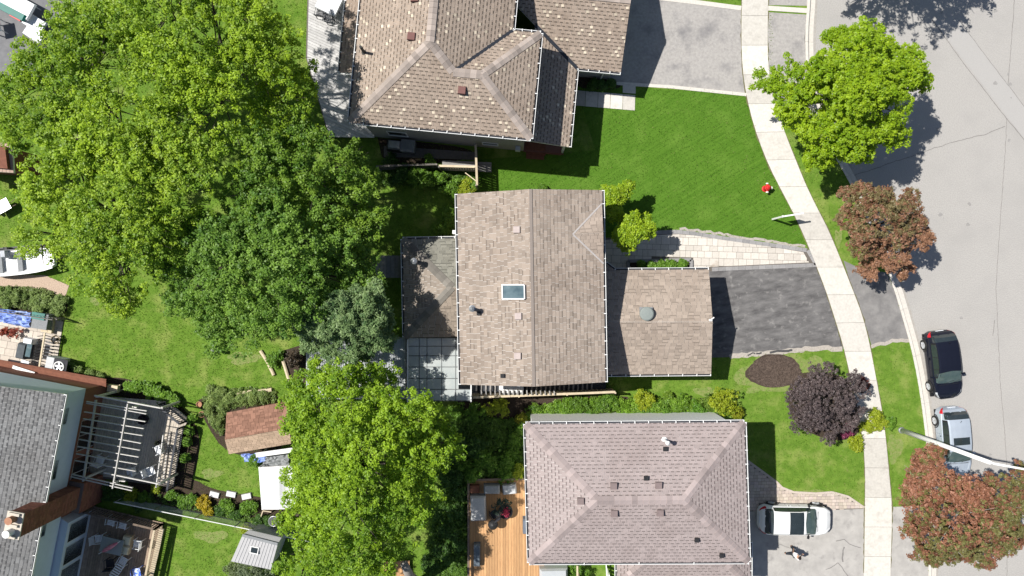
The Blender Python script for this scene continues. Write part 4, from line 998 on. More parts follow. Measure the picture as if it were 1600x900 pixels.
m = M(); m.prism(P2(polyL), 0, .14); m.build('base', JOINT, dL)
boards(dL, polyL, -36, -20, -22, -6, .15, math.pi/2-.19, .20, mat('brown_deck', (.36, .27, .20), (.22, .165, .125), scale=4, detail=8, bump=.2, rnd=.18))
rail(dL, (256, 817), (229, 960), .2, 1.2, .13, WOODC, .03); rail(dL, (148, 791), (256, 817), .2, 1.2, .17, WOODB, .05)
m = M(); m.bar(W(253, 826, .62), W(231, 920, .62), .30, .05); m.build('bench_seat', WOODC, dL)
# pergola
pg = thing('pergola', 'wooden pergola with pale rafters over the weathered deck, attached to the pale blue house', 'pergola', W(200, 690))
RAFT = mat('pergola_wood', (.60, .58, .55), (.48, .46, .44), scale=5, rough=.8, bump=.1, rnd=.08)
ph = 2.7
rf = [((120+x0/5, 590+y0/5), (120+x1/5, 590+y1/5)) for x0, y0, x1, y1 in [(317, 222, 548, 260), (317, 240, 545, 283), (300, 303, 538, 343), (292, 358, 525, 398), (280, 413, 515, 452), (272, 467, 503, 512), (260, 522, 495, 566), (248, 577, 485, 620), (238, 633, 474, 675), (228, 687, 462, 730), (200, 805, 438, 860), (195, 825, 433, 882)]]
for a, b in rf:
    dx, dy = b[0]-a[0], b[1]-a[1]; k = 48/dx; a2 = (a[0]-dx*k, a[1]-dy*k*.9)
    m = M(); m.bar(W(*a2, ph), W(*b, ph), .045, .12); m.build('rafter', RAFT, pg)
m = M(); m.bar(W(120+213/5, 590+742/5, ph), W(248.5, 756, ph), .06, .14); m.build('rafter', RAFT, pg)
m = M(); m.bar(W(148, 618, ph-.1), W(252, 637.5, ph-.1), .07, .16); m.build('side_beam', RAFT, pg)
for a, b in (((199.5, 630), (176, 763)), ((150, 625), (130, 752))): m = M(); m.bar(W(*a, ph-.14), W(*b, ph-.14), .08, .14); m.build('cross_beam', RAFT, pg)
m = M(); m.bar(W(199.5, 631, ph+.1), W(176, 762, ph+.1), .05, .05); m.build('batten', RAFT, pg)
for x, y in ((252, 637.5), (248.5, 756), (150, 620), (131, 748), (197, 640), (178, 755)):
    m = M(); p = W(x, y, ph); m.box(p.x, p.y, .4, ph-.05, .11, .11, -.19); m.build('post', RAFT, pg)
for a, b in (((200, 634), (214, 637)), ((180, 751), (196, 752))): m = M(); m.bar(W(*a, 2.1), W(*b, 2.65), .06, .06); m.build('brace', RAFT, pg)
wr = thing('railing', 'white picket railing standing across the sunny end of the pergola deck', 'railing', W(262, 710))
m = M()
A, B = W(272, 672, 0), W(261, 752, 0)
for i in range(17):
    p = A.lerp(B, i/16); m = M(); m.bar(p+Vector((0, 0, .45)), p+Vector((0, 0, 1.4)), .035, .035); m.build('picket', RAFT, wr)
for z in (.55, 1.4): m = M(); m.bar(A+Vector((0, 0, z)), B+Vector((0, 0, z)), .06, .05); m.build('rail', RAFT, wr)
# fences
def fence(label, pts, h, mt, step=.15, w=.13, cat='fence', rail_z=(.4, 1.4), skip=None, th=.022, top=None, gap=.01):
    P = [W(*p) for p in pts]; c = P[len(P)//2]; root = thing('fence', label, cat, (c.x, c.y, 0))
    for A, B in zip(P[:-1], P[1:]):
        L = (B-A).length; d = (B-A)/L; n = max(1, int(L/step)); o = Vector((d.y, -d.x, 0))
        for i in range(n):
            p = A+d*(L*(i+.5)/n); a = math.atan2(d.y, d.x); m = M(); hh = h*random.uniform(.985, 1.01); m.box(p.x, p.y, .03, hh, L/n-gap if w > step else w, th, a); m.build('board', mt, root)
        for z in rail_z: m = M(); m.bar(A+o*.05+Vector((0, 0, z)), B+o*.05+Vector((0, 0, z)), .045, .09); m.build('rail', mt, root)
        k = max(1, int(L/2.4))
        for i in range(k+1): p = A+d*(L*i/k)+o*.06; m = M(); m.box(p.x, p.y, 0, h+.06, .09, .09); m.build('post', mt, root)
        if top: m = M(); m.bar(A+Vector((0, 0, h+.03)), B+Vector((0, 0, h+.03)), .13, .04); m.build('cap_rail', top, root)
    return root
FG = mat('grey_fence_wood', (.25, .23, .205), (.17, .155, .14), scale=5, detail=8, stretch=(4, 4, 1), bump=.3, rnd=.15)
f1_ = fence('cream capped wood fence along the south wall of the middle house', [(738, 614.5), (955, 606)], 1.75, WOODC, .24, .19, top=WOODC)
fence('grey board fence between the back yards, half hidden by vines', [(596, 265), (686, 262)], 1.5, FG)
f2_ = fence('weathered wooden side gate fence running between the speckled roof house and the middle house', [(745.5, 235), (747.5, 296)], 1.8, FG, top=WOODC)
f3_ = fence('short cream topped fence with leaning brace, meeting the side gate fence', [(690, 266), (745, 267.5)], 1.6, FG, top=WOODC)
m = M(); m.bar(W(727, 270, 1.3), W(744, 283, 1.6), .05, .05); m.build('brace', WOODC, f3_)
fence('grey plank fence north of the gravel, in front of the patio tarpaulin', [(-20, 478), (105, 497)], 1.0, FG, .2, .1)
# chain link fence with vines
cl_ = thing('fence', 'low chain link fence with a white top rail between the two lower left gardens', 'fence', W(330, 795))
A, B = W(195, 776, 0), W(500, 838, 0)
m = M(); m.tube([A+Vector((0, 0, 1.15)), B+Vector((0, 0, 1.15))], .028, 8); m.build('top_rail', WHITE, cl_)
L = (B-A).length; d = (B-A)/L
for i in range(6): p = A+d*(L*i/5); m = M(); m.tube([p, p+Vector((0, 0, 1.2))], .035, 8); m.build('post', GALV, cl_)
m = M(); n = int(L/.12)
for i in range(n):
    for s_ in (1, -1):
        a = A+d*(L*i/n); b = a+d*(1.05*s_)
        if 0 <= (b-A).dot(d) <= L: m.bar(a+Vector((0, 0, .08)), b+Vector((0, 0, 1.12)), .008, .008)
m.build('wire_mesh', GALV, cl_, kind='stuff')
# side yard: deck strip, white panel, lattice
sy = thing('side_deck', 'dark slatted side deck with pale rafter ends, between the fence and the south wall', 'deck', W(840, 608))
m = M(); m.prism(P2([(740, 585), (945, 585), (945, 606), (740, 612)]), 0, .5); m.build('base', DARKM, sy)
for i in range(26):
    x = 745+i*7.2; m = M(); m.bar(W(x, 594, .56), W(x-.5, 611, .56), .10, .05); m.build('slat', WOODG, sy)
for i in range(17):
    x = 752+i*7.1; m = M(); m.bar(W(x, 609.5, 1.95), W(x+.5, 617, 1.9), .07, .1); m.build('rafter_end', WOODG, sy)
wp = thing('panel', 'white rectangular panel lying between the fence and the south wall of the middle house', 'panel', W(800, 607))
m = M(); m.prism([tuple(W(x, y, 1.4)[:2]) for x, y in ((780, 595), (818, 594), (818, 613), (780, 614))], 1.36, 1.4, True); m.build('sheet', WHITE, wp); m = M(); p = W(800, 605); m.box(p.x, p.y, .5, 1.36, 1.3, .5); m.build('base', GREYF, wp)
# slabs between the houses
bn = thing('bench', 'long bench of grey planks with cream front board, crossing the side gate fence', 'bench', W(729, 260))
for i in range(4):
    y = 252+i*3.9; m = M(); m.bar(W(691, y+.5, .45), W(768, y+3.5, .45), .14, .04); m.build('seat_board', WOODG, bn)
m = M(); m.bar(W(703, 264.5, .5), W(743, 266, .5), .16, .05); m.build('front_board', WOODC, bn)
for x in (700, 725, 760): m = M(); p = W(x, 260); m.box(p.x, p.y, 0, .42, .1, .45); m.build('leg', WOODB, bn)
m = M(); m.prism(P2([(600, 228), (745, 238), (745, 250), (600, 245)]), 0, .03); m.build('side_path', mat('dark_pavers', (.2, .18, .17), (.14, .13, .12), scale=6), kind='structure')
# ------------------------------------------------------------------ furniture builders
def chair_proto(name, label, group, mt, slats=True, recl=0.0):
    r = thing(name, label, 'chair', (0, 0, 0), group)
    for i in range(6 if slats else 1):
        y = -.22+i*.085 if slats else 0; m = M()
        if slats: m.box(y+.02, 0, .42, .44, .06, .46)
        else: m.box(0, 0, .41, .45, .48, .48)
        m.build('seat_slat' if slats else 'seat', mt, r)
    for i in range(6 if slats else 1):
        m = M(); t = i/5
        if slats: x = -.27-recl*.6*t-.05*t; z = .50+.40*t*(1-recl*.45); m.box(x, 0, z, z+.045, .02+recl*.05, .44)
        else: m.prism([(-.26, -.23), (-.34, -.23), (-.34, .23), (-.26, .23)], [.45]*4, [.92]*4, True)
        m.build('back_slat' if slats else 'back', mt, r)
    for sy_ in (-1, 1):
        m = M(); m.tube([(.24, sy_*.25, 0), (.22, sy_*.25, .64), (-.30, sy_*.25, .66)], .018, 6); m.build('arm', mt, r)
        for x in (.22, -.24): m = M(); m.bar((x*1.1, sy_*.23, 0), (x, sy_*.22, .42), .035, .035); m.build('leg', mt, r)
        m = M(); m.tube([(-.24, sy_*.23, .42), (-.32-recl*.55, sy_*.23, .97-recl*.25)], .02, 6); m.build('back_frame', mt, r)
    return r
def place(proto, first, px, py, h, rz, label):
    o = proto if first else copy_tree(proto); p = W(px, py, h); o.location = (p.x, p.y, h); o.rotation_euler = (0, 0, rz); o['label'] = label; return o
c1_ = chair_proto('patio_chair', '', 'white slatted chairs on the dark brown deck', PLASTW)
place(c1_, True, 180, 811, .2, math.radians(258), 'white slatted chair, left of the pair by the dark deck rail')
place(c1_, False, 198, 816, .2, math.radians(258), 'white slatted chair, right of the pair by the dark deck rail')
place(c1_, False, 161, 838, .2, math.radians(5), 'white slatted chair west of the grey table on the dark deck')
place(c1_, False, 221, 846, .2, math.radians(172), 'white slatted chair pressed against the cream railing')
c2_ = chair_proto('recliner', '', None, PLASTW, recl=1.0); place(c2_, True, 198, 873, .2, math.radians(60), 'white slatted recliner tilted beside the blue striped chair on the dark deck')
BLK = mat('black_fabric', (.02, .022, .03), (.03, .03, .035), scale=8)
c3_ = chair_proto('patio_chair', '', None, BLK, slats=False); place(c3_, True, 178, 876, .2, math.radians(95), 'black fabric chair with pale arms south of the grey table')
c4_ = chair_proto('patio_chair', '', None, mat('blue_stripe_fabric', (.05, .14, .62), (.55, .62, .85), scale=3.5, contrast=(.48, .52)), slats=False); place(c4_, True, 219, 890, .2, math.radians(100), 'blue and white striped chair by the cream railing')
c5_ = chair_proto('patio_chair', '', 'white plastic chairs under the pergola', PLASTW, slats=False)
place(c5_, True, 241, 733, .45, math.radians(20), 'white plastic chair half in the sun by the pergola corner')
place(c5_, False, 210, 734, .45, math.radians(190), 'white plastic chair shaded under the pergola, near its south side')
place(c5_, False, 254, 700, .45, math.radians(200), 'white plastic chair in full sun beside the white picket railing')
place(c5_, False, 163, 716, .45, math.radians(70), 'white plastic chair west of the small shaded pergola table')
def table(px, py, h0, sx, sy, rz, mt, label, z=.72, name='table', thick=.03):
    r = thing(name, label, 'table', (*W(px, py)[:2], h0)); p = W(px, py)
    m = M(); m.box(p.x, p.y, h0+z-thick, h0+z, sx, sy, rz); m.build('table_top', mt, r)
    c, s = math.cos(rz), math.sin(rz)
    for a in (-1, 1):
        for b in (-1, 1):
            x, y = a*(sx/2-.08), b*(sy/2-.08); m = M(); m.box(p.x+x*c-y*s, p.y+x*s+y*c, h0, h0+z-thick, .05, .05, rz); m.build('leg', mt, r)
    return r
table(187, 845, .2, 1.35, .95, -.22, mat('grey_table', (.30, .33, .32), (.26, .29, .28), scale=3), 'grey patio table with folded red umbrella beside it on the dark deck')
ct = thing('cushioned_bench', 'cream cushioned box seat with two pads, at the sunny end of the grey table', 'bench', W(204, 847))
p = W(204, 847)
m = M(); m.box(p.x, p.y, .2, .55, .5, 1.15, -.2); m.build('box', WOODC, ct)
for dy in (-.3, .3): m = M(); m.box(p.x+dy*.2, p.y+dy, .55, .66, .48, .5, -.2, taper=.9); m.build('pad', mat('cream_pad', (.74, .69, .50), (.68, .62, .44), scale=5), ct)
um = thing('umbrella', 'folded red and pink patio umbrella lying across the grey table', 'umbrella', W(172, 856))
a, b = W(160, 862, 1.0), W(184, 848, 1.25)
m = M(); pts = [a+(b-a)*t for t in (0, .15, .5, .85, 1)]; m.tube(pts, [.05, .11, .13, .09, .03], 9); m.build('canopy', mat('red_pink_canvas', (.55, .07, .11), (.72, .38, .42), scale=5, stretch=(1, 3, 1)), um, smooth=False)
m = M(); m.tube([a-(b-a)*.25, b+(b-a)*.15], .022, 6); m.build('pole', WHITE, um)
def potted(px, py, h0, r, label, ca=(.03, .09, .01), cb=(.08, .2, .02), hh=.35, mt=TERRA, nm='flower_pot'):
    root = thing(nm, label, 'plant pot', (*W(px, py)[:2], h0)); p = W(px, py); m = M()
    m._lathe(p.x, p.y, [(r*.65, h0), (r*.95, h0+hh*.85), (r*1.08, h0+hh*.85), (r*1.08, h0+hh), (r*.9, h0+hh), (r*.88, h0+hh*.8), (.01, h0+hh*.8)], 14, None); m.build('pot', mt, root)
    if ca:
        cp = np.array([[p.x, p.y, h0+hh+.1]])+rdir(9)*r*.5; cp[:, 2] = h0+hh+abs(cp[:, 2]-h0-hh)
        v, f, c = leaf_arrays(cp, np.full(9, r*.5), 14, .1, ca, cb); npmesh('foliage', v, f, c, LEAF, root)
    return root
potted(314.5, 630.5, 0, .17, 'terracotta pot, upper of the two by the red roofed shed', None, None)
potted(318.5, 646, 0, .18, 'terracotta pot, lower of the two by the red roofed shed', (.06, .1, .02), (.12, .15, .04))
potted(256, 688, .45, .17, 'dark leafed pot plant beside the white picket railing on the pergola deck', (.02, .03, .02), (.05, .05, .03), mt=BLACKP)
potted(234, 652, .45, .3, 'wide dark planter near the north side of the pergola deck', (.02, .035, .015), (.05, .02, .06), .4, BLACKP)
bx = thing('planter', 'cream wooden planter box on legs behind the pergola deck', 'planter', W(184, 605)); p = W(185, 605)
m = M(); m.box(p.x, p.y, .35, .7, .62, .42, -.15); m.build('box', WOODC, bx)
for a in (-1, 1):
    for b in (-1, 1): m = M(); m.box(p.x+a*.26, p.y+b*.17, 0, .36, .07, .07); m.build('leg', WOODC, bx)
# white table with cloth and metal chairs on the upper deck
tb = thing('table', 'white cloth covered table on the pale deck by the porch roof edge', 'table', (*W(516, 5)[:2], .36)); p = W(514, 3, 1.1)
m = M(); m.box(p.x, p.y, .95, 1.08, 1.4, 1.3, -.45, taper=.96); m.build('cloth', PLASTW, tb)
for a in (-.5, .5):
    for b in (-.45, .45): m = M(); m.box(p.x+a, p.y+b, .36, .95, .05, .05); m.build('leg', DARKM, tb)
c6_ = chair_proto('patio_chair', '', None, DARKM, slats=True); place(c6_, True, 516, 31, .36, math.radians(200), 'dark metal slatted chair, right of the two by the white cloth table')
place(c6_, False, 503, 24, .36, math.radians(80), 'dark metal slatted chair, left of the two by the white cloth table')
c6_['group'] = 'dark metal chairs on the pale deck'
# ---- things on the cedar deck
def coverbox(px, py, h0, sx, sy, z, rz, mt, label, name='covered_box', cat='cover', amp=.03):
    r = thing(name, label, cat, (*W(px, py)[:2], h0)); p = W(px, py); m = M(); m.box(p.x, p.y, h0, h0+z*.8, sx, sy, rz, taper=.97); m.box(p.x, p.y, h0+z*.8, h0+z, sx*.97, sy*.97, rz, taper=.86)
    m.build('cover', mt, r); m = M(); m.box(p.x, p.y, h0, h0+.08, sx*1.02, sy*1.02, rz); m.build('hem', mt, r); return r
coverbox(748, 788, .36, .95, 1.55, .6, .03, mat('speckled_grey_cover', (.34, .34, .34), (.46, .46, .46), scale=14), 'grey covered bench along the west edge of the cedar deck')
coverbox(769, 759, .36, 1.0, .55, .6, 0, GREYF, 'small grey covered box at the north edge of the cedar deck')
coverbox(796, 759.5, .36, .85, .6, .5, .1, mat('silver_cover', (.55, .56, .58), (.25, .26, .28), scale=5, rough=.35), 'silver crumpled cover near the house corner on the cedar deck')
coverbox(746, 861, .36, .4, 1.4, .45, 0, mat('blue_grey_box', (.12, .15, .18), (.09, .11, .13), scale=4), 'long dark blue grey box on the shady side of the cedar deck')
coverbox(821, 815, .36, .35, .95, .7, 0, mat('slate_box', (.14, .16, .20), (.11, .13, .16), scale=4), 'narrow slate coloured box beside the house wall on the cedar deck')
fp = potted(790, 793, .36, .42, 'large dark planter with red flowers on the cedar deck', (.35, .01, .05), (.5, .05, .12), .5, BLACKP)
cp = np.array([[*W(784, 792, .9)]])+rdir(30)*np.array([.55, .45, .1]); v, f, c = leaf_arrays(cp, np.full(30, .16), 14, .11, (.02, .035, .03), (.05, .08, .05)); npmesh('foliage', v, f, c, LEAFD, fp)
kg = thing('grill', 'round black kettle grill on the cedar deck beside the red flowers', 'grill', (*W(771, 811)[:2], .36)); p = W(771, 811)
m = M(); m._lathe(p.x, p.y, [(.12, .8), (.28, .95), (.31, 1.08), (.28, 1.2), (.1, 1.3), (.04, 1.34)], 18, None); m.build('kettle', BLACKP, kg, smooth=True)
for k in range(3): a = k*2.1; m = M(); m.tube([(p.x+.1*math.cos(a), p.y+.1*math.sin(a), .9), (p.x+.3*math.cos(a), p.y+.3*math.sin(a), .36)], .015, 6); m.build('leg', GALV, kg)
pc = chair_proto('patio_chair', '', None, BLK, slats=False); place(pc, True, 773, 800, .36, 2.2, 'black chair with tan cushion between the grill and the planter on the cedar deck')
m = M(); m.box(0, 0, .46, .54, .4, .4, taper=.85); o = m.build('cushion', WOODC, pc)
coverbox(742, 760, .36, .6, .5, .35, 0, WOODR, 'low red brown box in the north west corner of the cedar deck')
cb_ = coverbox(864, 893, 0, 1.75, 1.1, 1.1, .02, mat('pale_grey_cover', (.44, .46, .48), (.40, .42, .44), scale=3, rough=.6), 'pale grey covered barbecue under the eave at the bottom edge')
cb2 = thing('post', 'cream wooden post between the covered barbecue and the bright shrub, bottom edge', 'post', W(902, 892)); m = M(); m.bar(W(902, 884, 1.4), W(902, 925, 1.4), .1, .1); m.build('rail', WOODC, cb2); m = M(); p = W(902, 890); m.box(p.x, p.y, 0, 1.4, .1, .1); m.build('post', WOODC, cb2)
fw = thing('fence', 'white narrow fence panel next to the lower front roof, bottom edge', 'fence', W(948, 895)); 
for i in range(5): m = M(); p = W(947+i*.3, 885+i*6); m.box(p.x, p.y, 0, 1.5, .05, .16); m.build('picket', WHITE, fw)
for z in (.5, 1.3): m = M(); m.bar(W(947, 882, z), W(949, 915, z), .05, .08); m.build('rail', WHITE, fw)
# ---- back garden behind the middle house
pl_ = thing('deck', 'red brown timber deck patch at the bottom beside a tree trunk', 'deck', W(620, 890))
m = M(); m.prism(P2([(600, 878), (640, 876), (640, 960), (600, 960)]), 0, .2); m.build('base', JOINT, pl_); boards(pl_, [(600, 878), (640, 876), (640, 960), (600, 960)], -25, -14, -1, 9, .16, math.pi/2, .26, WOODO)
sb = thing('storage_box', 'grey storage box against the shaded wall of the speckled roof house', 'box', W(640, 232)); p = W(640, 232); m = M(); m.box(p.x, p.y, 0, .8, .8, .7, -.1); m.build('box', GREYF, sb); m = M(); m.box(p.x, p.y, .8, .88, .86, .76, -.1); m.build('lid', GREYF, sb)
gb = thing('grill', 'dark barbecue with silver trim beside the shaded wall of the speckled roof house', 'grill', W(620, 231)); p = W(620, 231)
m = M(); m.box(p.x, p.y, .1, .85, 1.0, .6, -.1); m.build('cabinet', BLACKP, gb); m = M(); m.box(p.x, p.y, .85, 1.1, .8, .55, -.1, taper=.8); m.build('lid', GALV, gb)
for a in (-.5, .5): m = M(); m.tube([(p.x+a-.05, p.y+.2, .1), (p.x+a+.05, p.y+.2, .1)], .1, 10); m.build('wheel', BLACKP, gb)
# ---- tent side: kettle grill and edging stones
kg2 = thing('grill', 'chrome kettle grill below the white tent canopy', 'grill', W(434, 808)); p = W(434, 808)
m = M(); m._lathe(p.x, p.y, [(.1, .5), (.26, .62), (.32, .78), (.30, .80), (.05, .81)], 20, None); m.build('kettle', BLACKP, kg2)
for i in range(9): m = M(); x = -.24+i*.06; l = math.sqrt(.3**2-x*x); m.bar((p.x+x, p.y-l, .825), (p.x+x, p.y+l, .825), .014, .014); m.build('grate_bar', GALV, kg2)
m = M(); R_ = .31; m.tube([(p.x+R_*math.cos(t/12*2*math.pi), p.y+R_*math.sin(t/12*2*math.pi), .81) for t in range(13)], .025, 6); m.build('rim', GALV, kg2)
for k in range(3): a = k*2.1+.5; m = M(); m.tube([(p.x+.1*math.cos(a), p.y+.1*math.sin(a), .55), (p.x+.3*math.cos(a), p.y+.3*math.sin(a), 0)], .015, 6); m.build('leg', GALV, kg2)
hr = thing('trellis', 'small wooden frame leaning below the tent canopy beside the chrome grill', 'frame', W(412, 805))
for a, b in (((406, 812, .1), (411, 798, .8)), ((411, 798, .8), (424, 800, .8)), ((406, 812, .1), (420, 812, .1))): m = M(); m.bar(W(*a), W(*b), .06, .06); m.build('bar', WOODC, hr)
for i, (x, y, rz, lab) in enumerate([(336, 772, -.25, 'white slab, left of the three lying in the flower bed'), (362, 771.5, -.2, 'white slab, middle of the three lying in the flower bed'), (386, 775, .2, 'white slab closest to the white tent, lying in the flower bed')]):
    r = thing('garden_slab', lab, 'slab', W(x, y), 'white slabs in the flower bed'); p = W(x, y)
    m = M(); m.box(p.x, p.y, .0, .14, .60, .34, rz, taper=.95); m.build('slab', mat('white_stone', (.66, .66, .67), (.54, .54, .56), scale=8, bump=.2), r); m = M(); m.box(p.x, p.y, 0, .04, .64, .38, rz); m.build('base', JOINT, r)
# garden kerb by the lawn curve and edging logs
for pts, lab in (([(407, 548), (418, 565), (428, 586)], 'pale curved log edging at the end of the left lawn'), ([(441, 560), (446, 575), (452, 595)], 'straight pale plank edging under the lime tree')):
    r = thing('garden_edging', lab, 'edging', W(*pts[1])); m = M(); m.tube([W(x, y, .08) for x, y in pts], .11, 8); m.build('log', WOODC, r)
r = thing('garden_edging', 'two short pale logs above the red roofed shed', 'edging', W(390, 613))
for a, b in (((371, 615), (394, 612)), ((404, 612), (425, 609))): m = M(); m.tube([W(*a, .1), W(*b, .1)], .14, 8); m.build('log', WOODC, r)
ss = thing('statue', 'small grey garden statue at the edge of the dark green tree', 'statue', W(342, 546)); p = W(342, 546)
m = M(); m._lathe(p.x, p.y, [(.2, 0), (.2, .1), (.12, .14), (.16, .4), (.2, .6), (.1, .75), (.13, .9), (.05, 1.02)], 10, None); m.build('figure', mat('grey_stone', (.4, .4, .42), (.3, .3, .32), scale=9), ss, smooth=True)
# ------------------------------------------------------------------ left patio
pt = thing('patio', None, None, (0, 0, 0)); pt['kind'] = 'structure'
PT = [(-40, 482), (100, 500), (88, 575), (70, 590), (-40, 575)]
m = M(); m.prism(P2(PT), -.02, .03); m.build('joint_bed', JOINT, pt)
def emp(k): m = M(); m.prism(k, 0, .055+random.uniform(-.004, .004)); m.build('paving_stone', mat('cream_slab', (.56, .50, .43), (.46, .41, .36), scale=6, rnd=.12), pt)
cut_pavers(P2(PT), -38, -25, -14, 2, [.6], [.45], -.17, emp)
def drape(label, pts, z, mt, amp=.3, extra=None):
    c = (sum(p[0] for p in pts)/4, sum(p[1] for p in pts)/4); r = thing('tarpaulin', label, 'tarpaulin', (*W(*c)[:2], 0)); tarp(r, pts, z, amp, mt, n=12)
    if extra: extra(r)
    return r
drape('crumpled blue and white tarpaulin over a heap on the left patio', [(-10, 480), (52, 488), (48, 513), (-10, 500)], .6, BLUET)
bx2 = thing('bin', 'dark box with a teal lid at the end of the patio tarpaulin', 'bin', W(62, 500)); p = W(62, 502, .8); m = M(); m.box(p.x, p.y, 0, .8, .95, .95, -.17); m.build('box', GREYF, bx2); p = W(59, 494, .9); m = M(); m.box(p.x, p.y, .8, .88, .8, .42, -.17); m.build('lid', TEAL, bx2)
def ball(m, c, r, sz=1.0, seg=12, rings=7):
    prof = [(max(.002, r*math.sin(math.pi*i/rings)), c[2]-r*sz*math.cos(math.pi*i/rings)) for i in range(rings+1)]; m._lathe(c[0], c[1], prof, seg, None)
for px, py, rz, lab in ((84, 508, -.17, 'cream post and board stack at the patio corner, outer one'), (76, 506, -.17, 'cream board stack next to the dark box on the patio')):
    r = thing('board_stack', lab, 'boards', W(px, py)); p = W(px, py)
    for i in range(4): m = M(); m.box(p.x, p.y, .055+i*.07, .12+i*.07, .42 if px < 80 else .26, 1.0, rz); m.build('board', WOODC, r)
ctn = coverbox(46, 547, .05, .55, 1.0, .8, -.2, mat('dark_cart', (.10, .11, .12), (.07, .08, .09), scale=5), 'dark wheeled cart with a glassy top on the patio', 'cart', 'cart'); p = W(44.5, 547.5, .9); m = M(); m.box(p.x, p.y, .86, .90, .30, .8, -.2); m.build('tray', SKG, ctn)
cwh = coverbox(53, 532, .05, .6, .35, .55, -.2, PLASTW, 'white box behind the dark wheeled cart on the patio', 'box', 'box')
tg = thing('side_table', 'small white side table beside the red brown wall boards on the patio', 'table', W(47, 568)); p = W(47, 568); m = M(); m.box(p.x, p.y, .5, .54, .5, .5, -.3); m.build('table_top', PLASTW, tg)
for a in (-1, 1):
    for b in (-1, 1): m = M(); m.box(p.x+a*.2, p.y+b*.2, .05, .5, .04, .04); m.build('leg', PLASTW, tg)
fp2 = potted(14, 517, .05, .22, 'pot of dark red leaves on the left patio in front of the tarpaulin', (.22, .02, .02), (.35, .08, .04), .3, mt=TERRA); cp = np.array([[*W(18, 519, .45)]])+rdir(20)*np.array([.75, .28, .1]); v, f, c = leaf_arrays(cp, np.full(20, .14), 14, .12, (.16, .015, .02), (.30, .07, .03)); npmesh('foliage', v, f, c, LEAFD, fp2)
ra = thing('railing', 'dark slatted side railing between the patio and the air conditioner', 'railing', W(72, 545))
A, B = W(77, 520, 0), W(67, 580, 0)
for z in (.9,): m = M(); m.bar(W(70, 520, .9), W(60, 582, .9), .09, .06); m.build('top_rail', WOODC, ra)
for i in range(14):
    p = W(73, 524, 0).lerp(W(64, 582, 0), i/13); m = M(); m.bar(p, p+Vector((0, 0, .88)), .04, .04); m.build('baluster', DARKM, ra)
for i in range(7):
    y = 529+i*5.2; x = 73.5-i*1.0; m = M(); m.bar(W(x, y, .4), W(x+13, y+2, .4), .07, .04); m.build('slat', DARKM, ra)
hl = thing('garden_hose', 'coiled hose on a reel at the corner of the slatted railing', 'hose', W(92, 530)); p = W(92, 530)
for k in range(3): m = M(); R_ = .2+.03*k; m.tube([(p.x+R_*math.cos(t/14*2*math.pi), p.y+R_*math.sin(t/14*2*math.pi), .25+k*.05) for t in range(15)], .022, 6, False); m.build('coil', mat('tan_hose', (.42, .33, .22), (.35, .27, .18), scale=9), hl)
m = M(); m._lathe(p.x, p.y, [(.1, 0), (.1, .5), (.16, .52), (.03, .56)], 12, None); m.build('reel', BLACKP, hl)
ac = thing('air_conditioner', 'white cased air conditioner with a round fan beside the pale blue house wall', 'air conditioner', W(97, 569)); p = W(97, 569); rz = -.2
m = M(); m.box(p.x, p.y, .1, .85, 1.0, .95, rz); m.build('case', mat('ac_case', (.55, .56, .57), (.48, .49, .5), scale=5), ac)
q = W(92.5, 573, .86); m = M(); m.box(q.x+.05, q.y+.05, .851, .87, .85, .85, rz); m.build('top_panel', mat('ac_top', (.05, .05, .06), (.035, .035, .04), scale=6), ac)
m = M(); m.tube([(q.x+.30*math.cos(t/20*2*math.pi), q.y+.30*math.sin(t/20*2*math.pi), .90) for t in range(21)], .045, 8, False); m.build('fan_ring', WHITE, ac)
for k in range(5):
    a = k*1.257; m = M(); m.bar((q.x+.06*math.cos(a), q.y+.06*math.sin(a), .90), (q.x+.26*math.cos(a+.3), q.y+.26*math.sin(a+.3), .90), .10, .01); m.build('fan_blade', GALV, ac)
m = M(); m._lathe(q.x, q.y, [(.07, .89), (.07, .93), (.02, .935)], 12, None); m.build('hub', GALV, ac)
lb = thing('ledge', 'long red brown board ledge along the north wall of the pale blue house', 'ledge', W(80, 585))
for i in range(4): m = M(); m.bar(W(-20, 560+i*3.2, 1.0-i*.02), W(166, 594+i*3.2, 1.0-i*.02), .14, .04); m.build('board', WOODR, lb)
for x in (10, 60, 110, 160): m = M(); y = 568+x*.19; p = W(x, y); m.box(p.x, p.y, 0, .95, .08, .08); m.build('post', WOODB, lb)
m = M(); m.bar(W(20, 573, 1.1), W(54, 584, 1.1), .2, .05); m.build('white_board', WHITE, lb)
# ------------------------------------------------------------------ far left: boat, brown shed, cluttered yard in the corner
bt = thing('boat', 'white open motor boat on the ground beside the pink gravel, partly under the maple', 'boat', W(35, 410))
BOATW = mat('boat_white', (.72, .72, .71), (.62, .62, .62), scale=3, rough=.4); m = M()
c0, c1b = W(-40, 417, .5), W(85, 404, .5); ax = (c1b-c0); Lb = ax.length; ax.normalize(); nn_ = Vector((-ax.y, ax.x, 0))
secs = []
for i in range(11):
    t = i/10; wdt = .78*min(1, (1-abs(2*t-1.0)**3.2*(1 if t < .5 else .25)))+.02; b = c0+ax*(Lb*t)
    secs.append([b+nn_*wdt+Vector((0, 0, .3)), b+nn_*wdt*.72+Vector((0, 0, -.15)), b+Vector((0, 0, -.32)), b-nn_*wdt*.72+Vector((0, 0, -.15)), b-nn_*wdt+Vector((0, 0, .3)), b-nn_*wdt*.8+Vector((0, 0, .3)), b-nn_*wdt*.6+Vector((0, 0, .05)), b+nn_*wdt*.6+Vector((0, 0, .05)), b+nn_*wdt*.8+Vector((0, 0, .3))])
for i in range(10):
    for k in range(9): k2 = (k+1) % 9; m.face([secs[i][k], secs[i][k2], secs[i+1][k2], secs[i+1][k]])
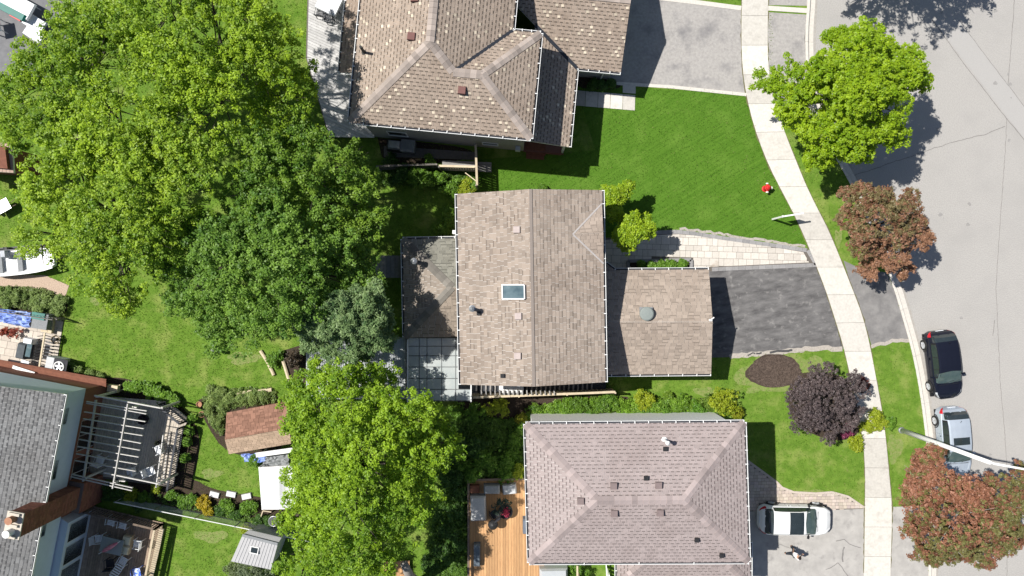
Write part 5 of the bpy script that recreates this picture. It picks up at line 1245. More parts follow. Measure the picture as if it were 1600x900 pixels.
m.face(secs[0]); m.face(secs[-1][::-1]); m.build('hull', BOATW, bt)
for t in (.35, .6): b = c0+ax*(Lb*t); m = M(); m.bar(b-nn_*.6+Vector((0, 0, .22)), b+nn_*.6+Vector((0, 0, .22)), .3, .04); m.build('thwart', GREYF, bt)
m = M(); m.bar(c0+nn_*.8+Vector((0, 0, .34)), c1b+nn_*.75+Vector((0, 0, .34)), .07, .05); m.build('gunwale', DARKM, bt)
om = thing('outboard_motor', 'grey outboard motor standing upright beside the white boat', 'motor', W(24, 398)); p = W(24, 398)
m = M(); m.box(p.x, p.y, .7, 1.15, .35, .5, .1, taper=.75); m.build('cowling', mat('motor_grey', (.5, .51, .54), (.4, .41, .44), scale=5), om); m = M(); m.tube([(p.x, p.y, .75), (p.x, p.y-.05, 0)], .07, 8); m.build('shaft', BLACKP, om)
tw_ = thing('boat_trailer', 'dark metal trailer rails beside the white boat', 'trailer', W(20, 402))
for o_ in (.95, .82): m = M(); m.bar(c0+nn_*o_+Vector((-1, 0, -.3)), c0+nn_*o_+ax*4.4+Vector((0, 0, -.3)), .07, .07); m.build('rail', DARKM, tw_)
p = c0+nn_*.9+ax*2; m = M(); m.tube([(p.x, p.y-.08, .25), (p.x, p.y+.12, .25)], .25, 14); m.build('wheel', BLACKP, tw_)
ls = thing('shed', 'brown walled outbuilding with a pinkish roof at the left edge', 'shed', W(-30, 270))
zr = 3.6; q1, q2, q3, q4 = W(-120, 215, zr), W(9, 222, zr), W(12, 268, zr), W(-120, 300, zr)
for q_ in (q2, q3): q_.z -= .5
q4 = q1+(q3-q2)
house_roof(ls, [[q1, q2, q3, q4]], pal((.50, .37, .30), .1, None, 0, .75, .15), CAPB, [], fasc=WHITE); walls(ls, [(q1.x, q1.y-.2), (q2.x-.2, q2.y-.2), (q3.x-.15, q3.y+.2), (q4.x, q4.y+.3)], 0, 3.4, WOODR)
wb = thing('wheelbarrow', 'grey wheelbarrow in the shade below the brown outbuilding', 'wheelbarrow', W(12, 325)); p = W(12, 325)
m = M(); m.box(p.x, p.y, .35, .6, .9, .6, .5, taper=1.2); m.build('tray', GALV, wb); m = M(); m.tube([(p.x-.5, p.y-.38, .2), (p.x-.42, p.y-.3, .2)], .2, 14); m.build('wheel', BLACKP, wb)
for s_ in (-.2, .2): m = M(); m.tube([(p.x-.4, p.y-.3, .2), (p.x+.9, p.y+.35+s_, .55)], .02, 6); m.build('handle', WOODB, wb)
# top left corner clutter seen through the maple
pave('neighbour_patio', [(-80, -60), (110, -60), (150, 60), (60, 130), (-80, 120)], mat('grey_patio', (.20, .20, .205), (.14, .14, .15), scale=2, detail=10), .01)
for (cx_, cy_), (sx_, sy_), rz_, z_, mt_, nm_, lab in [((38, 14), (2.4, 1.1), -.5, .9, PLASTW, 'garden_table', 'white oblong garden table in the top left corner'), ((24, 22), (2.8, .42), -.48, 1.0, TEAL, 'folded_umbrella', 'long teal folded parasol in the top left corner'),
        ((35, 30), (.8, .4), -.5, .6, REDP, 'cushion', 'red cushion in the top left corner'), ((58, 38), (1.7, .8), -.55, .5, PLASTW, 'lounger', 'white lounger under the maple, top left corner'), ((60, 58), (1.3, .6), -.6, .5, PLASTW, 'bench', 'white bench deep under the maple, top left corner'), ((4, 45), (.7, .9), .2, .8, PLASTW, 'crate', 'white crate at the left edge near the top corner')]:
    r = thing(nm_, lab, nm_.replace('_', ' '), W(cx_, cy_)); p = W(cx_, cy_); m = M(); m.box(p.x, p.y, z_-.1, z_, sx_, sy_, rz_, taper=.93); m.build('top', mt_, r)
    c, s = math.cos(rz_), math.sin(rz_)
    for a in (-1, 1):
        for b in (-1, 1): x, y = a*sx_*.4, b*sy_*.4; m = M(); m.box(p.x+x*c-y*s, p.y+x*s+y*c, 0, z_-.1, .05, .05, rz_); m.build('leg', mt_, r)
# ------------------------------------------------------------------ cars
def lerp(a, b, t): return a+(b-a)*t
def interp(xs, ys, x):
    if x <= xs[0]: return ys[0]
    for i in range(len(xs)-1):
        if x <= xs[i+1]:
            t = (x-xs[i])/(xs[i+1]-xs[i]); t2 = t*t*(3-2*t)*.5+t*.5; return ys[i]+(ys[i+1]-ys[i])*t2
    return ys[-1]
def carpaint(name, c, met=0.0, rough=.28, sp=.35):
    return mat(name, c, tuple(x*.94 for x in c), scale=3, rough=rough, metal=met, coat=.0, spec=sp, world=False)
TYRE = mat('tyre', (.02, .02, .02), (.03, .03, .03), scale=10, world=False); RIM = mat('rim', (.55, .56, .57), (.45, .46, .47), scale=8, metal=.5, rough=.35, world=False)
TRIMB = mat('black_trim', (.015, .015, .017), (.02, .02, .022), scale=5, rough=.4, world=False); TAILL = mat('tail_light', (.55, .01, .02), (.4, .01, .02), scale=9, rough=.2, world=False)
HEADL = mat('head_light', (.55, .57, .6), (.4, .42, .45), scale=9, rough=.15, world=False); PLATE = mat('number_plate', (.75, .77, .8), (.7, .72, .75), scale=4, world=False)
WSG = mat('windscreen_glass', (.045, .075, .07), (.09, .12, .11), scale=2.4, rough=.05, spec=.8, world=False)
def car(label, px, py, heading, paint, L=4.3, Wd=1.78, Hh=1.5, suv=True, sunroof=None, group=None, zg=-.12, roofm=None, roofrails=None, rearglassm=None):
    p = W(px, py); root = thing('parked_car', label, 'car', (0, 0, 0), group); s = L/4.3
    X = [-2.15, -2.08, -1.95, -1.75, -1.45, -1.1, -.6, -.05, .3, .8, 1.25, 1.75, 2.02, 2.15]; X = [x*s for x in X]
    hw = [.46, .68, .80, .87, .89, .89, .89, .89, .89, .885, .87, .79, .62, .38]; hw = [h*Wd/1.78 for h in hw]
    top = [.62, .86, 1.02, 1.30, Hh-.05, Hh, Hh+.01, Hh, Hh-.06, 1.2, .97, .88, .74, .56]
    belt = [.58, .80, .92, .97, .98, .98, .97, .96, .95, .94, .93, .85, .71, .53]
    gw = [.50, .62, .66, .68, .67, .66, .66, .66, .67, .70, .70, .62, .5, .35]; gw = [h*Wd/1.78 for h in gw]
    def sec(x):
        w_, t, b, g_ = interp(X, hw, x), interp(X, top, x), interp(X, belt, x), interp(X, gw, x)
        return w_, t, b, g_
    def S(x, v):
        # v: 0 sill .. 1 centre of the roof/bonnet; returns (y,z)
        w_, t, b, g_ = sec(x); cab = max(0, min(1, (t-b)/.35))
        K = [(0, (w_*.93, .22)), (.15, (w_*.99, .36)), (.3, (w_, .6*min(1, b/.7))), (.45, (w_*.97, b-.02)), (.5, (w_*.93, b+.01)), (.75, (g_*1.0+.02, t-.10*cab)), (.82, (g_*.93, t-.03)), (.92, (g_*.5, t+.0)), (1.0, (0, t+.012))]
        for (v0, p0), (v1, p1) in zip(K[:-1], K[1:]):
            if v <= v1+1e-9: u = (v-v0)/(v1-v0); return (lerp(p0[0], p1[0], u), lerp(p0[1], p1[1], u))
        return K[-1][1]
    xs_ = np.linspace(X[0], X[-1], 45); vs = [0, .08, .15, .3, .38, .45, .5, .56, .62, .69, .75, .78, .82, .87, .92, 1.0]
    m = M()
    def grid(m, xs_, vs, side, off=0.0):
        G_ = []
        for x in xs_:
            row = []
            for v in vs:
                y, z = S(x, v)
                if off:
                    y1, z1 = S(x, min(1, v+.01)); y0, z0 = S(x, max(0, v-.01)); xa = x+.02
                    ya, za = S(xa, v); t1 = Vector((0, y1-y0, z1-z0)); t2 = Vector((.02, ya-y, za-z)); nn = t2.cross(t1)
                    if nn.length > 1e-9:
                        nn.normalize()
                        if nn.z < -.2 or (abs(nn.z) <= .2 and nn.y < 0): nn = -nn
                        row.append((x+nn.x*off, side*(y+nn.y*off), z+nn.z*off)); continue
                row.append((x, side*y, z))
            G_.append(row)
        for i in range(len(xs_)-1):
            for j in range(len(vs)-1):
                f = [G_[i][j], G_[i+1][j], G_[i+1][j+1], G_[i][j+1]]; m.face(f if side > 0 else f[::-1])
        return G_
    for sd_ in (1, -1):
        G_ = grid(m, xs_, vs, sd_)
    for x in (X[0], X[-1]):
        ring = [(x, S(x, v)[0], S(x, v)[1]) for v in vs]+[(x, -S(x, v)[0], S(x, v)[1]) for v in vs[::-1][1:]]; m.face(ring)
    body = m.build('body', paint, root, smooth=True)
    m = M(); m.box(0, 0, .14, .24, L*.93, Wd*.90); m.build('underbody', TRIMB, root)
    def patch(name, x0, x1, v0, v1, mt, off=.012, both=True, n=10, parent=root, nv=8, shape=None):
        m = M()
        sides = (1, -1)
        for sd_ in sides:
            if both == 'sep': m = M()
            XS = list(np.linspace(x0, x1, n)); VS = list(np.linspace(v0, v1, nv)); grid(m, XS, VS, sd_, off)
            if both == 'sep': m.build(name, mt, parent, smooth=True)
        if both != 'sep': return m.build(name, mt, parent, smooth=True)
    def spatch(name, fx, v0, v1, mt, off=.012, n=9, nv=9):
        # windscreen-like patch, edges x=fx(v)
        m = M()
        for sd_ in (1, -1):
            VS = np.linspace(v0, v1, nv); T = []
            for i in range(n):
                row = []
                for v in VS:
                    a, b = fx(v); x = lerp(a, b, i/(n-1)); y, z = S(x, v); row.append((x, sd_*y, z+off))
                T.append(row)
            for i in range(n-1):
                for j in range(nv-1): f = [T[i][j], T[i+1][j], T[i+1][j+1], T[i][j+1]]; m.face(f if sd_ > 0 else f[::-1])
        return m.build(name, mt, root, smooth=True)
    spatch('windscreen', lambda v: ((.32+.45*(1-v))*s, (1.13-.28*(1-v))*s), .60, 1.0, WSG)
    spatch('rear_window', lambda v: (-1.93*s, -1.58*s+.05), .62, 1.0, rearglassm or GLASSD)
    patch('window_trim', -1.48*s, .74*s, .508, .748, TRIMB, .006, 'sep', n=16, nv=6)
    for nm, xa, xb in (('side_window', -1.38*s, -.62*s), ('side_window', -.58*s, .16*s), ('side_window', .20*s, .66*s)):
        patch(nm, xa, xb, .525, .735, GLASSD, .01, 'sep', nv=5)
    if sunroof: patch('sunroof', sunroof[0]*s, sunroof[1]*s, sunroof[2], 1.0, GLASSD, .014)
    for sd_ in (1, -1):
        if roofrails: m = M(); m.tube([(x, sd_*(S(x, .79)[0]), S(x, .79)[1]+.03) for x in np.linspace(-1.3*s, .25*s, 7)], .018, 6); m.build('roof_rail', roofrails, root)
        for x in (-1.32*s, 1.33*s):
            yy = sd_*(Wd/2-.10); m = M(); m.tube([(x, yy-.0, .33), (x, yy+sd_*.13, .33)], [.33, .33], 20); wh = m.build('wheel', TYRE, root)
            m = M(); m.tube([(x, yy+sd_*.115, .33), (x, yy+sd_*.145, .33)], [.235, .20], 18); rm = m.build('rim', RIM, wh)
            for k in range(5): a = k*1.257; m = M(); m.bar((x+.05*math.cos(a), yy+sd_*.150, .33+.05*math.sin(a)), (x+.2*math.cos(a), yy+sd_*.150, .33+.2*math.sin(a)), .05, .02); m.build('spoke', HEADL, wh)
            m = M(); m.tube([(x+.40*math.cos(t), sd_*(S(x+.40*math.cos(t), .3)[0]+.004), .33+.40*math.sin(t)) for t in np.linspace(-.1, math.pi+.1, 13)], .035, 6); m.build('wheel_arch', TRIMB, root)
        m = M(); m.box(.66*s, sd_*(Wd/2+.07), .93, 1.07, .10, .20, sd_*.2, taper=.85); m.tube([(.68*s, sd_*(Wd/2-.1), .97), (.68*s, sd_*(Wd/2+.05), .99)], .03, 6); m.build('wing_mirror', paint if paint.name != 'white_paint' else TRIMB, root)
        patch_v = (.34, .52)
        XS = np.linspace(-2.13*s, -1.84*s, 6); m = M(); grid(m, list(XS), list(np.linspace(.38, .60, 6)), sd_, .012); m.build('tail_light', TAILL, root, smooth=True)
        XS = np.linspace(1.66*s, 2.06*s, 6); m = M(); grid(m, list(XS), list(np.linspace(.40, .56, 5)), sd_, .012); m.build('head_light', HEADL, root, smooth=True)
        for x in (-.60*s, .18*s, -1.4*s):  # door seams
            m = M(); m.tube([(x, sd_*(S(x, v)[0]+.001), S(x, v)[1]) for v in (.1, .2, .3, .4, .48)], .006, 4, False); m.build('door_seam', TRIMB, root)
        for x in (-.50*s, .30*s-.75): m = M(); m.box(x, sd_*(S(x, .40)[0]+.02), .80, .83, .16, .03); m.build('door_handle', paint, root)
    m = M(); xx = X[-1]-.05
    m.box(xx+.03, 0, .38, .56, .06, .8); m.build('grille', TRIMB, root); m = M(); m.box(X[0]-.005, 0, .62, .74, .03, .46); m.build('number_plate', PLATE, root)
    m = M(); m.tube([(1.22*s, y_, S(1.22*s, .9)[1]+.01) for y_ in np.linspace(-.62, .62, 5)], .015, 5); m.build('bonnet_seam', TRIMB, root)
    for a, b in ((-.35, .25), (.15, .62)): m = M(); m.tube([(1.14*s, a, S(1.14*s, .9)[1]+.04), (.98*s, b, S(.98*s, .88)[1]+.04)], .009, 5); m.build('wiper', TRIMB, root)
    m = M(); m.tube([(-1.35*s, 0, Hh+.0), (-1.48*s, 0, Hh+.14)], .012, 5); m.build('aerial', TRIMB, root)
    root.location = (p.x, p.y, zg); root.rotation_euler = (0, 0, heading); return root
G1 = 'cars parked along the kerb'
car('black hatchback parked at the kerb with red tail lights, ahead of the silver car', 1466, 568, math.radians(-82.5), carpaint('black_paint', (.010, .012, .022), 0, .10, .18), 4.2, 1.78, 1.5, group=G1)
car('silver car with small dark sunroof parked at the kerb, partly under the red leaved tree', 1482, 688, math.radians(-85.5), carpaint('silver_paint', (.48, .54, .62), .35, .35), 4.35, 1.75, 1.5, sunroof=(-.45, .0, .86), group=G1, roofrails=None)
car('white car with a black panoramic roof on the cracked driveway', 1236, 806.5, math.radians(-1), carpaint('white_paint', (.80, .80, .80), 0, .3), 4.45, 1.80, 1.5, sunroof=(-.62, .22, .78), zg=.012)
# ------------------------------------------------------------------ street light, sale sign, hydrant
sg_ = thing('street_light', 'tall pale concrete street light leaning over the silver car and the road', 'street light', W(1408, 672))
CP = mat('concrete_pole', (.90, .89, .87), (.84, .83, .81), scale=9, bump=.1)
b0 = W(1408, 672, 0); t0 = Vector((b0.x, b0.y, 8.4))
m = M(); m.tube([b0, b0.lerp(t0, .5), t0], [.155, .13, .10], 12); m.build('pole', CP, sg_, smooth=True)
m = M(); m._lathe(b0.x, b0.y, [(.2, 0), (.2, .1), (.16, .14)], 14, None); m.build('base_collar', GALV, sg_)
a1 = W(1600, 733, 8.9); a2 = W(1660, 746, 9.0)
m = M(); m.tube([t0+Vector((0, 0, -.3)), t0+Vector((.15, -.03, .1)), a1, a2], [.07, .065, .055, .05], 10); m.build('arm', WHITE, sg_, smooth=True)
m = M(); m.box(a2.x+.35, a2.y-.08, 8.9, 9.08, .85, .34, -.22, taper=.8); m.build('lamp_head', GALV, sg_)
fs_ = thing('sale_sign', 'white L shaped yard sign post with hanging panel beside the sidewalk', 'sign', W(1207, 342.5)); p = W(1207, 342.5)
m = M(); m.box(p.x, p.y, 0, 1.75, .10, .10, .16); m.build('post', WHITE, fs_); dd = Vector((math.cos(.16), math.sin(.16), 0))
m = M(); m.bar(p+Vector((0, 0, 1.68))-dd*.05, p+dd*1.28+Vector((0, 0, 1.68)), .09, .09); m.build('arm', WHITE, fs_)
m = M(); m.box(p.x, p.y, 1.75, 1.80, .13, .13, .16, taper=.6); m.build('finial', WHITE, fs_)
m = M(); q = p+dd*.68; m.box(q.x, q.y, .95, 1.55, .78, .02, .16); pn = m.build('panel', WHITE, fs_)
for s_ in (-.3, .3): c = q+dd*s_; m = M(); m.tube([(c.x, c.y, 1.55), (c.x, c.y, 1.64)], .012, 5); m.build('hanger', GALV, fs_)
hy = thing('fire_hydrant', 'small red hydrant with white caps on the front lawn near the sidewalk', 'hydrant', W(1195, 295)); p = W(1195, 295)
m = M(); m._lathe(p.x, p.y, [(.20, 0), (.20, .06), (.14, .08), (.13, .50), (.18, .52), (.18, .57), (.14, .58)], 16, None); m.build('barrel', REDP, hy, smooth=False)
m = M(); m._lathe(p.x, p.y, [(.15, .58), (.13, .68), (.06, .74), (.04, .80), (.01, .80)], 16, None); m.build('bonnet', REDP, hy)
for dx, dy in ((.0, 1), (0, -1), (1, 0)):
    m = M(); m.tube([(p.x+dx*.1, p.y+dy*.1, .42), (p.x+dx*.24, p.y+dy*.24, .42)], .065, 10); m.build('outlet', REDP, hy); m = M(); m.tube([(p.x+dx*.24, p.y+dy*.24, .42), (p.x+dx*.30, p.y+dy*.30, .42)], .085, 10); m.build('cap', WHITE, hy)
# ------------------------------------------------------------------ person walking on the driveway
SKIN = mat('skin', (.45, .27, .19), (.40, .23, .16), scale=9, world=False); SHIRT = mat('white_shirt', (.74, .74, .74), (.66, .66, .67), scale=12, world=False, bump=.2)
TROU = mat('dark_trousers', (.03, .035, .045), (.02, .024, .03), scale=12, world=False); HAIR = mat('black_hair', (.015, .012, .012), (.025, .02, .018), scale=30, world=False)
def skin(name, verts, edges, radii, mt, parent, sub=2, root=0):
    me = bpy.data.meshes.new(name); me.from_pydata(verts, edges, []); me.materials.append(mt)
    o = bpy.data.objects.new(name, me); COL.objects.link(o); o.parent = parent
    md = o.modifiers.new('skin', 'SKIN'); md.use_smooth_shade = True
    for i, r in enumerate(radii):
        me.skin_vertices[0].data[i].radius = r if isinstance(r, tuple) else (r, r)
    me.skin_vertices[0].data[root].use_root = True
    sd_ = o.modifiers.new('sub', 'SUBSURF'); sd_.levels = sub; sd_.render_levels = sub; return o
pe_ = thing('person', 'person in a white shirt and dark trousers walking on the cracked driveway', 'person', (0, 0, 0))
# faces +x; rear foot behind at -x
bv = [(0, 0, .95), (0, 0, 1.12), (.02, 0, 1.30), (.03, 0, 1.44), (.045, 0, 1.53), (.06, 0, 1.62), (.065, 0, 1.71),
      (.02, .17, 1.41), (-.06, .23, 1.14), (.06, .25, .92), (.10, .245, .86), (.02, -.17, 1.41), (.12, -.22, 1.16), (.32, -.20, 1.06), (.39, -.19, 1.05),
      (.0, .09, .90), (.17, .10, .50), (.16, .10, .08), (.28, .10, .04), (0, -.09, .90), (-.12, -.10, .50), (-.36, -.11, .16), (-.28, -.11, .05)]
be = [(0, 1), (1, 2), (2, 3), (3, 4), (4, 5), (5, 6), (3, 7), (7, 8), (8, 9), (9, 10), (3, 11), (11, 12), (12, 13), (13, 14), (0, 15), (15, 16), (16, 17), (17, 18), (0, 19), (19, 20), (20, 21), (21, 22)]
br = [.13, .12, .14, .10, .055, .085, .075, .055, .042, .03, .035, .055, .042, .03, .035, .085, .06, .04, .035, .085, .06, .04, .035]
body = skin('body', bv, be, br, SKIN, pe_)
for hx_, hy_, hz_, dr_ in ((.10, .245, .86, Vector((.35, 0, -.9))), (.39, -.19, 1.05, Vector((.95, 0, -.1)))):
    dr_.normalize(); sx_ = Vector((0, 1, 0)); dn = dr_.cross(sx_)
    for k, ln in enumerate((.065, .075, .07, .055)):
        b = Vector((hx_, hy_, hz_))+dr_*.035+sx_*(-.033+.022*k); skin('finger', [tuple(b), tuple(b+dr_*ln*.6), tuple(b+dr_*ln+dn*.02)], [(0, 1), (1, 2)], [.010, .009, .007], SKIN, pe_, 1)
    b = Vector((hx_, hy_, hz_))+sx_*.03; skin('thumb', [tuple(b), tuple(b+sx_*.03+dr_*.02), tuple(b+sx_*.04+dr_*.05)], [(0, 1), (1, 2)], [.012, .010, .008], SKIN, pe_, 1)
skin('shirt', [(0, 0, .92), (0, 0, 1.12), (.02, 0, 1.30), (.03, 0, 1.43), (.02, .17, 1.42), (-.05, .225, 1.18), (.02, -.17, 1.42), (.11, -.215, 1.20)], [(0, 1), (1, 2), (2, 3), (3, 4), (4, 5), (3, 6), (6, 7)], [(.15, .19), (.15, .19), (.16, .19), .11, .075, .07, .075, .07], SHIRT, pe_)
skin('trousers', [(0, 0, .96), (0, .09, .88), (.17, .10, .50), (.16, .10, .12), (0, -.09, .88), (-.12, -.10, .50), (-.34, -.11, .20)], [(0, 1), (1, 2), (2, 3), (0, 4), (4, 5), (5, 6)], [.15, .10, .08, .065, .10, .08, .065], TROU, pe_)
for a, b in (((.13, .10, .05), (.30, .10, .04)), ((-.37, -.11, .12), (-.27, -.11, .04))): skin('shoe', [a, tuple((Vector(a)+Vector(b))/2), b], [(0, 1), (1, 2)], [.05, .05, .04], TRIMB, pe_, 1)
skin('hair', [(.03, 0, 1.60), (.03, 0, 1.69), (.06, 0, 1.755)], [(0, 1), (1, 2)], [.09, .11, .085], HAIR, pe_)
m = M(); m.tube([(.14, .03, 1.655), (.145, .03, 1.655)], .012, 6); 
for s_ in (.032, -.032): m = M(); ball(m, (.140, s_, 1.655), .013, 1, 8, 5); m.build('eye', TRIMB, pe_)
m = M(); m.tube([(.14, 0, 1.65), (.165, 0, 1.625), (.145, 0, 1.615)], [.008, .014, .01], 6); m.build('nose', SKIN, pe_)
m = M(); m.box(.142, 0, 1.58, 1.588, .012, .045); m.build('mouth', mat('lips', (.4, .14, .12), None, world=False), pe_)
for s_ in (.088, -.088): m = M(); ball(m, (.055, s_, 1.635), .022, 1.4, 8, 5); m.build('ear', SKIN, pe_)
p = W(1232, 857); pe_.location = (p.x, p.y, .012); pe_.rotation_euler = (0, 0, math.radians(25))
# ------------------------------------------------------------------ trees
LIME = dict(ca=(.085, .19, .012), cb=(.40, .56, .03), dm_=1.75, twigs=150); YEL = dict(ca=(.11, .23, .015), cb=(.42, .57, .04), dm_=1.75, twigs=150); GRN = dict(ca=(.07, .17, .022), cb=(.235, .39, .055)); DGR = dict(ca=(.025, .07, .012), cb=(.07, .15, .025))
MG = 'tall maples in the back gardens'

tree('maple_tree', 'tall maple with bright lime crown beside the pale deck, at the top', 'tree', (350, 110), [(330, 55, 105, 9.5), (425, 95, 72, 8.6), (450, 165, 58, 7.8), (255, 20, 85, 9.5), (340, 175, 90, 9.6), (395, 30, 42, 8.2), (250, 130, 80, 10), (475, 125, 30, 7.6), (320, -40, 80, 9)], dens=5.5, group=MG, **LIME)
tree('maple_tree', 'lime green maple in the top left corner with white furniture beneath it', 'tree', (150, 140), [(150, 95, 88, 9), (75, 150, 66, 8.5), (115, 215, 75, 9), (185, 190, 80, 9.5), (40, 205, 42, 8), (150, 30, 45, 8), (195, -10, 40, 8), (95, 90, 40, 8), (115, 35, 48, 8), (62, 105, 46, 8), (20, 140, 34, 7.6), (190, 40, 50, 8.4), (150, 60, 60, 9)], dens=5.5, group=MG, **LIME)
tree('maple_tree', 'yellow green spreading maple above the white boat and the left lawn', 'tree', (180, 350), [(110, 285, 80, 8.5), (200, 300, 88, 9.5), (135, 380, 75, 8.5), (200, 430, 60, 7.8), (285, 290, 75, 9), (215, 370, 78, 9), (62, 290, 45, 7.5), (60, 385, 36, 7.2), (190, 475, 32, 6.8), (265, 225, 60, 9.2), (265, 370, 45, 8), (212, 282, 50, 9.4), (250, 248, 56, 9.8), (300, 240, 55, 9.8), (160, 250, 45, 9)], dens=5.2, group=MG, **YEL)
tree('maple_tree', 'deep green maple shading the back lawn, north of the dark green round tree', 'tree', (470, 280), [(480, 265, 72, 7.6), (545, 290, 50, 6.4), (420, 250, 58, 8.6), (400, 300, 55, 8.4), (565, 345, 42, 5.8), (515, 330, 50, 6.4), (470, 215, 42, 7.6), (555, 250, 30, 6.2)], dens=5.5, group=MG, ca=(.07, .17, .015), cb=(.26, .40, .04), twigs=60)
tree('maple_tree', 'large dark green round crowned tree in the middle of the back gardens', 'tree', (430, 400), [(410, 355, 78, 8), (480, 375, 75, 7.6), (525, 425, 62, 6.4), (350, 410, 75, 8.2), (430, 440, 80, 8.4), (315, 460, 58, 7), (370, 490, 62, 7), (340, 520, 34, 5.8), (470, 470, 55, 7), (550, 390, 42, 5.6), (275, 430, 38, 6.4), (560, 440, 42, 5.6), (310, 375, 50, 7.6)], dens=5.8, group=MG, twigs=80, **GRN)
tree('cedar_tree', 'pale grey green feathery tree beside the corrugated canopy', 'tree', (545, 510), [(520, 495, 42, 7.6), (560, 500, 50, 7.4), (497, 502, 36, 7.6), (540, 540, 38, 6.4), (580, 515, 38, 6.4), (585, 475, 36, 6.8), (495, 530, 26, 6.2), (570, 550, 20, 5.6), (604, 530, 22, 5.4), (600, 500, 24, 6)], dens=11, nper=26, crad=.2, leaf=.17, ca=(.07, .15, .05), cb=(.33, .45, .19), sub=.28, twigs=20, dm_=2.6, aspect=.34)
tree('maple_tree', 'bright lime tree south of the corrugated canopy, next to the red roofed shed', 'tree', (560, 730), [(545, 640, 70, 7.6), (620, 655, 70, 7.4), (655, 720, 62, 6.8), (560, 720, 85, 9), (492, 690, 52, 7), (490, 780, 48, 6.6), (545, 810, 72, 8.4), (625, 780, 55, 7.4), (496, 850, 56, 7), (560, 880, 55, 7.2), (470, 640, 38, 5.8), (510, 590, 36, 5.6), (580, 590, 34, 5.6), (680, 655, 32, 5.6), (640, 700, 60, 7.4), (482, 740, 40, 5.8), (600, 600, 30, 5.4), (510, 740, 60, 8.4), (560, 716, 44, 9.8), (535, 735, 34, 9.2), (660, 770, 34, 6), (470, 895, 42, 6), (470, 600, 34, 5.4), (545, 588, 30, 5.6), (484, 700, 38, 6), (462, 808, 30, 5.4), (605, 850, 40, 6), (700, 690, 24, 5.6)], dens=5.6, group=MG, twigs=130, ca=(.095, .21, .012), cb=(.36, .53, .03), dm_=1.8)
tree('maple_tree', 'lime green street maple overhanging the sidewalk beside the road', 'tree', (1290, 165), [(1320, 130, 78, 6.6), (1260, 130, 56, 5.6), (1385, 110, 55, 6), (1390, 165, 52, 6), (1320, 190, 62, 6), (1235, 165, 42, 4.8), (1280, 215, 46, 4.8), (1355, 75, 42, 5.8), (1420, 90, 32, 5.4), (1300, 70, 24, 5), (1200, 130, 26, 4.2), (1340, 225, 34, 4.8), (1270, 245, 27, 4.2), (1425, 130, 26, 5.4), (1395, 210, 26, 5), (1320, 60, 18, 4.8)], dens=10, group='street trees along the verge', nper=26, crad=.19, leaf=.125, ca=(.15, .28, .006), cb=(.36, .50, .02), sub=.36, twigs=50, dm_=2.6, rs=1.1, up=1.2)
REDL = dict(ca=(.13, .06, .03), cb=(.38, .205, .125), cc=(.22, .18, .08), pc=.3, dm_=4.2, rs=1.12)
tree('plum_tree', 'copper leaved street tree, smaller one beside the middle driveway apron', 'tree', (1365, 350), [(1375, 350, 50, 4.8), (1340, 315, 33, 4), (1415, 330, 35, 4.4), (1430, 370, 28, 4), (1345, 385, 32, 4), (1400, 395, 32, 3.8), (1325, 345, 24, 3.6), (1412, 420, 17, 2.8), (1355, 420, 20, 3), (1385, 310, 22, 4), (1335, 297, 16, 3.6)], dens=10, group='street trees along the verge', nper=24, crad=.15, leaf=.10, sub=.3, lm=LEAFD, clear=1.2, tr=.12, **REDL)
tree('plum_tree', 'big copper leaved street tree in the lower right corner by the silver car', 'tree', (1480, 790), [(1500, 808, 66, 6), (1562, 780, 44, 5), (1434, 744, 33, 4.2), (1457, 708, 23, 4), (1440, 800, 45, 4.6), (1480, 850, 48, 4.6), (1550, 830, 50, 5), (1600, 780, 44, 4.6), (1425, 765, 25, 3.6), (1425, 825, 25, 3.6), (1538, 762, 26, 4.8), (1530, 870, 27, 4), (1435, 715, 18, 3.6), (1590, 745, 25, 4.2), (1585, 835, 28, 4.2), (1440, 865, 20, 3.4), (1478, 752, 30, 4.8), (1452, 735, 27, 4.5), (1492, 775, 36, 5.2), (1535, 795, 40, 5.4)], dens=9, group='street trees along the verge', nper=24, crad=.17, leaf=.11, ca=(.13, .055, .03), cb=(.36, .165, .10), cc=(.19, .18, .06), pc=.42, dm_=3.8, rs=1.02, sub=.3, lm=LEAFD, clear=1.4, tr=.14, twigs=90, bark=mat('pale_bark', (.42, .41, .38), (.30, .29, .27), scale=9))
tree('plum_tree', 'dark purple leaved round shrub tree on the lawn beside the sidewalk', 'tree', (1285, 630), [(1288, 625, 46, 2.6), (1258, 605, 28, 2.2), (1322, 605, 28, 2.2), (1328, 645, 27, 2), (1258, 652, 28, 2), (1294, 665, 28, 1.9), (1240, 628, 18, 1.8), (1346, 612, 14, 1.6), (1270, 580, 14, 1.7), (1295, 578, 13, 1.7)], dens=22, nper=22, crad=.11, leaf=.075, ca=(.05, .038, .04), cb=(.17, .13, .128), lm=LEAFD, clear=.25, tr=.08, sub=.3)
tree('maple_tree', 'small bright yellow green tree against the east wall of the middle house', 'tree', (962, 335), [(955, 312, 22, 2.4), (972, 302, 18, 2.6), (960, 325, 16, 2.4), (980, 292, 9, 2.5), (975, 365, 24, 3.2), (1000, 360, 20, 3.2), (988, 345, 14, 3.2), (960, 340, 14, 2.6), (1012, 365, 12, 2.9), (978, 382, 13, 2.7), (945, 300, 9, 2.1), (1008, 340, 8, 2.7)], dens=13, nper=20, crad=.16, leaf=.12, ca=(.16, .28, .01), cb=(.44, .58, .03), dm_=4, rs=1.25, clear=.4, tr=.06, sub=.3, twigs=24)
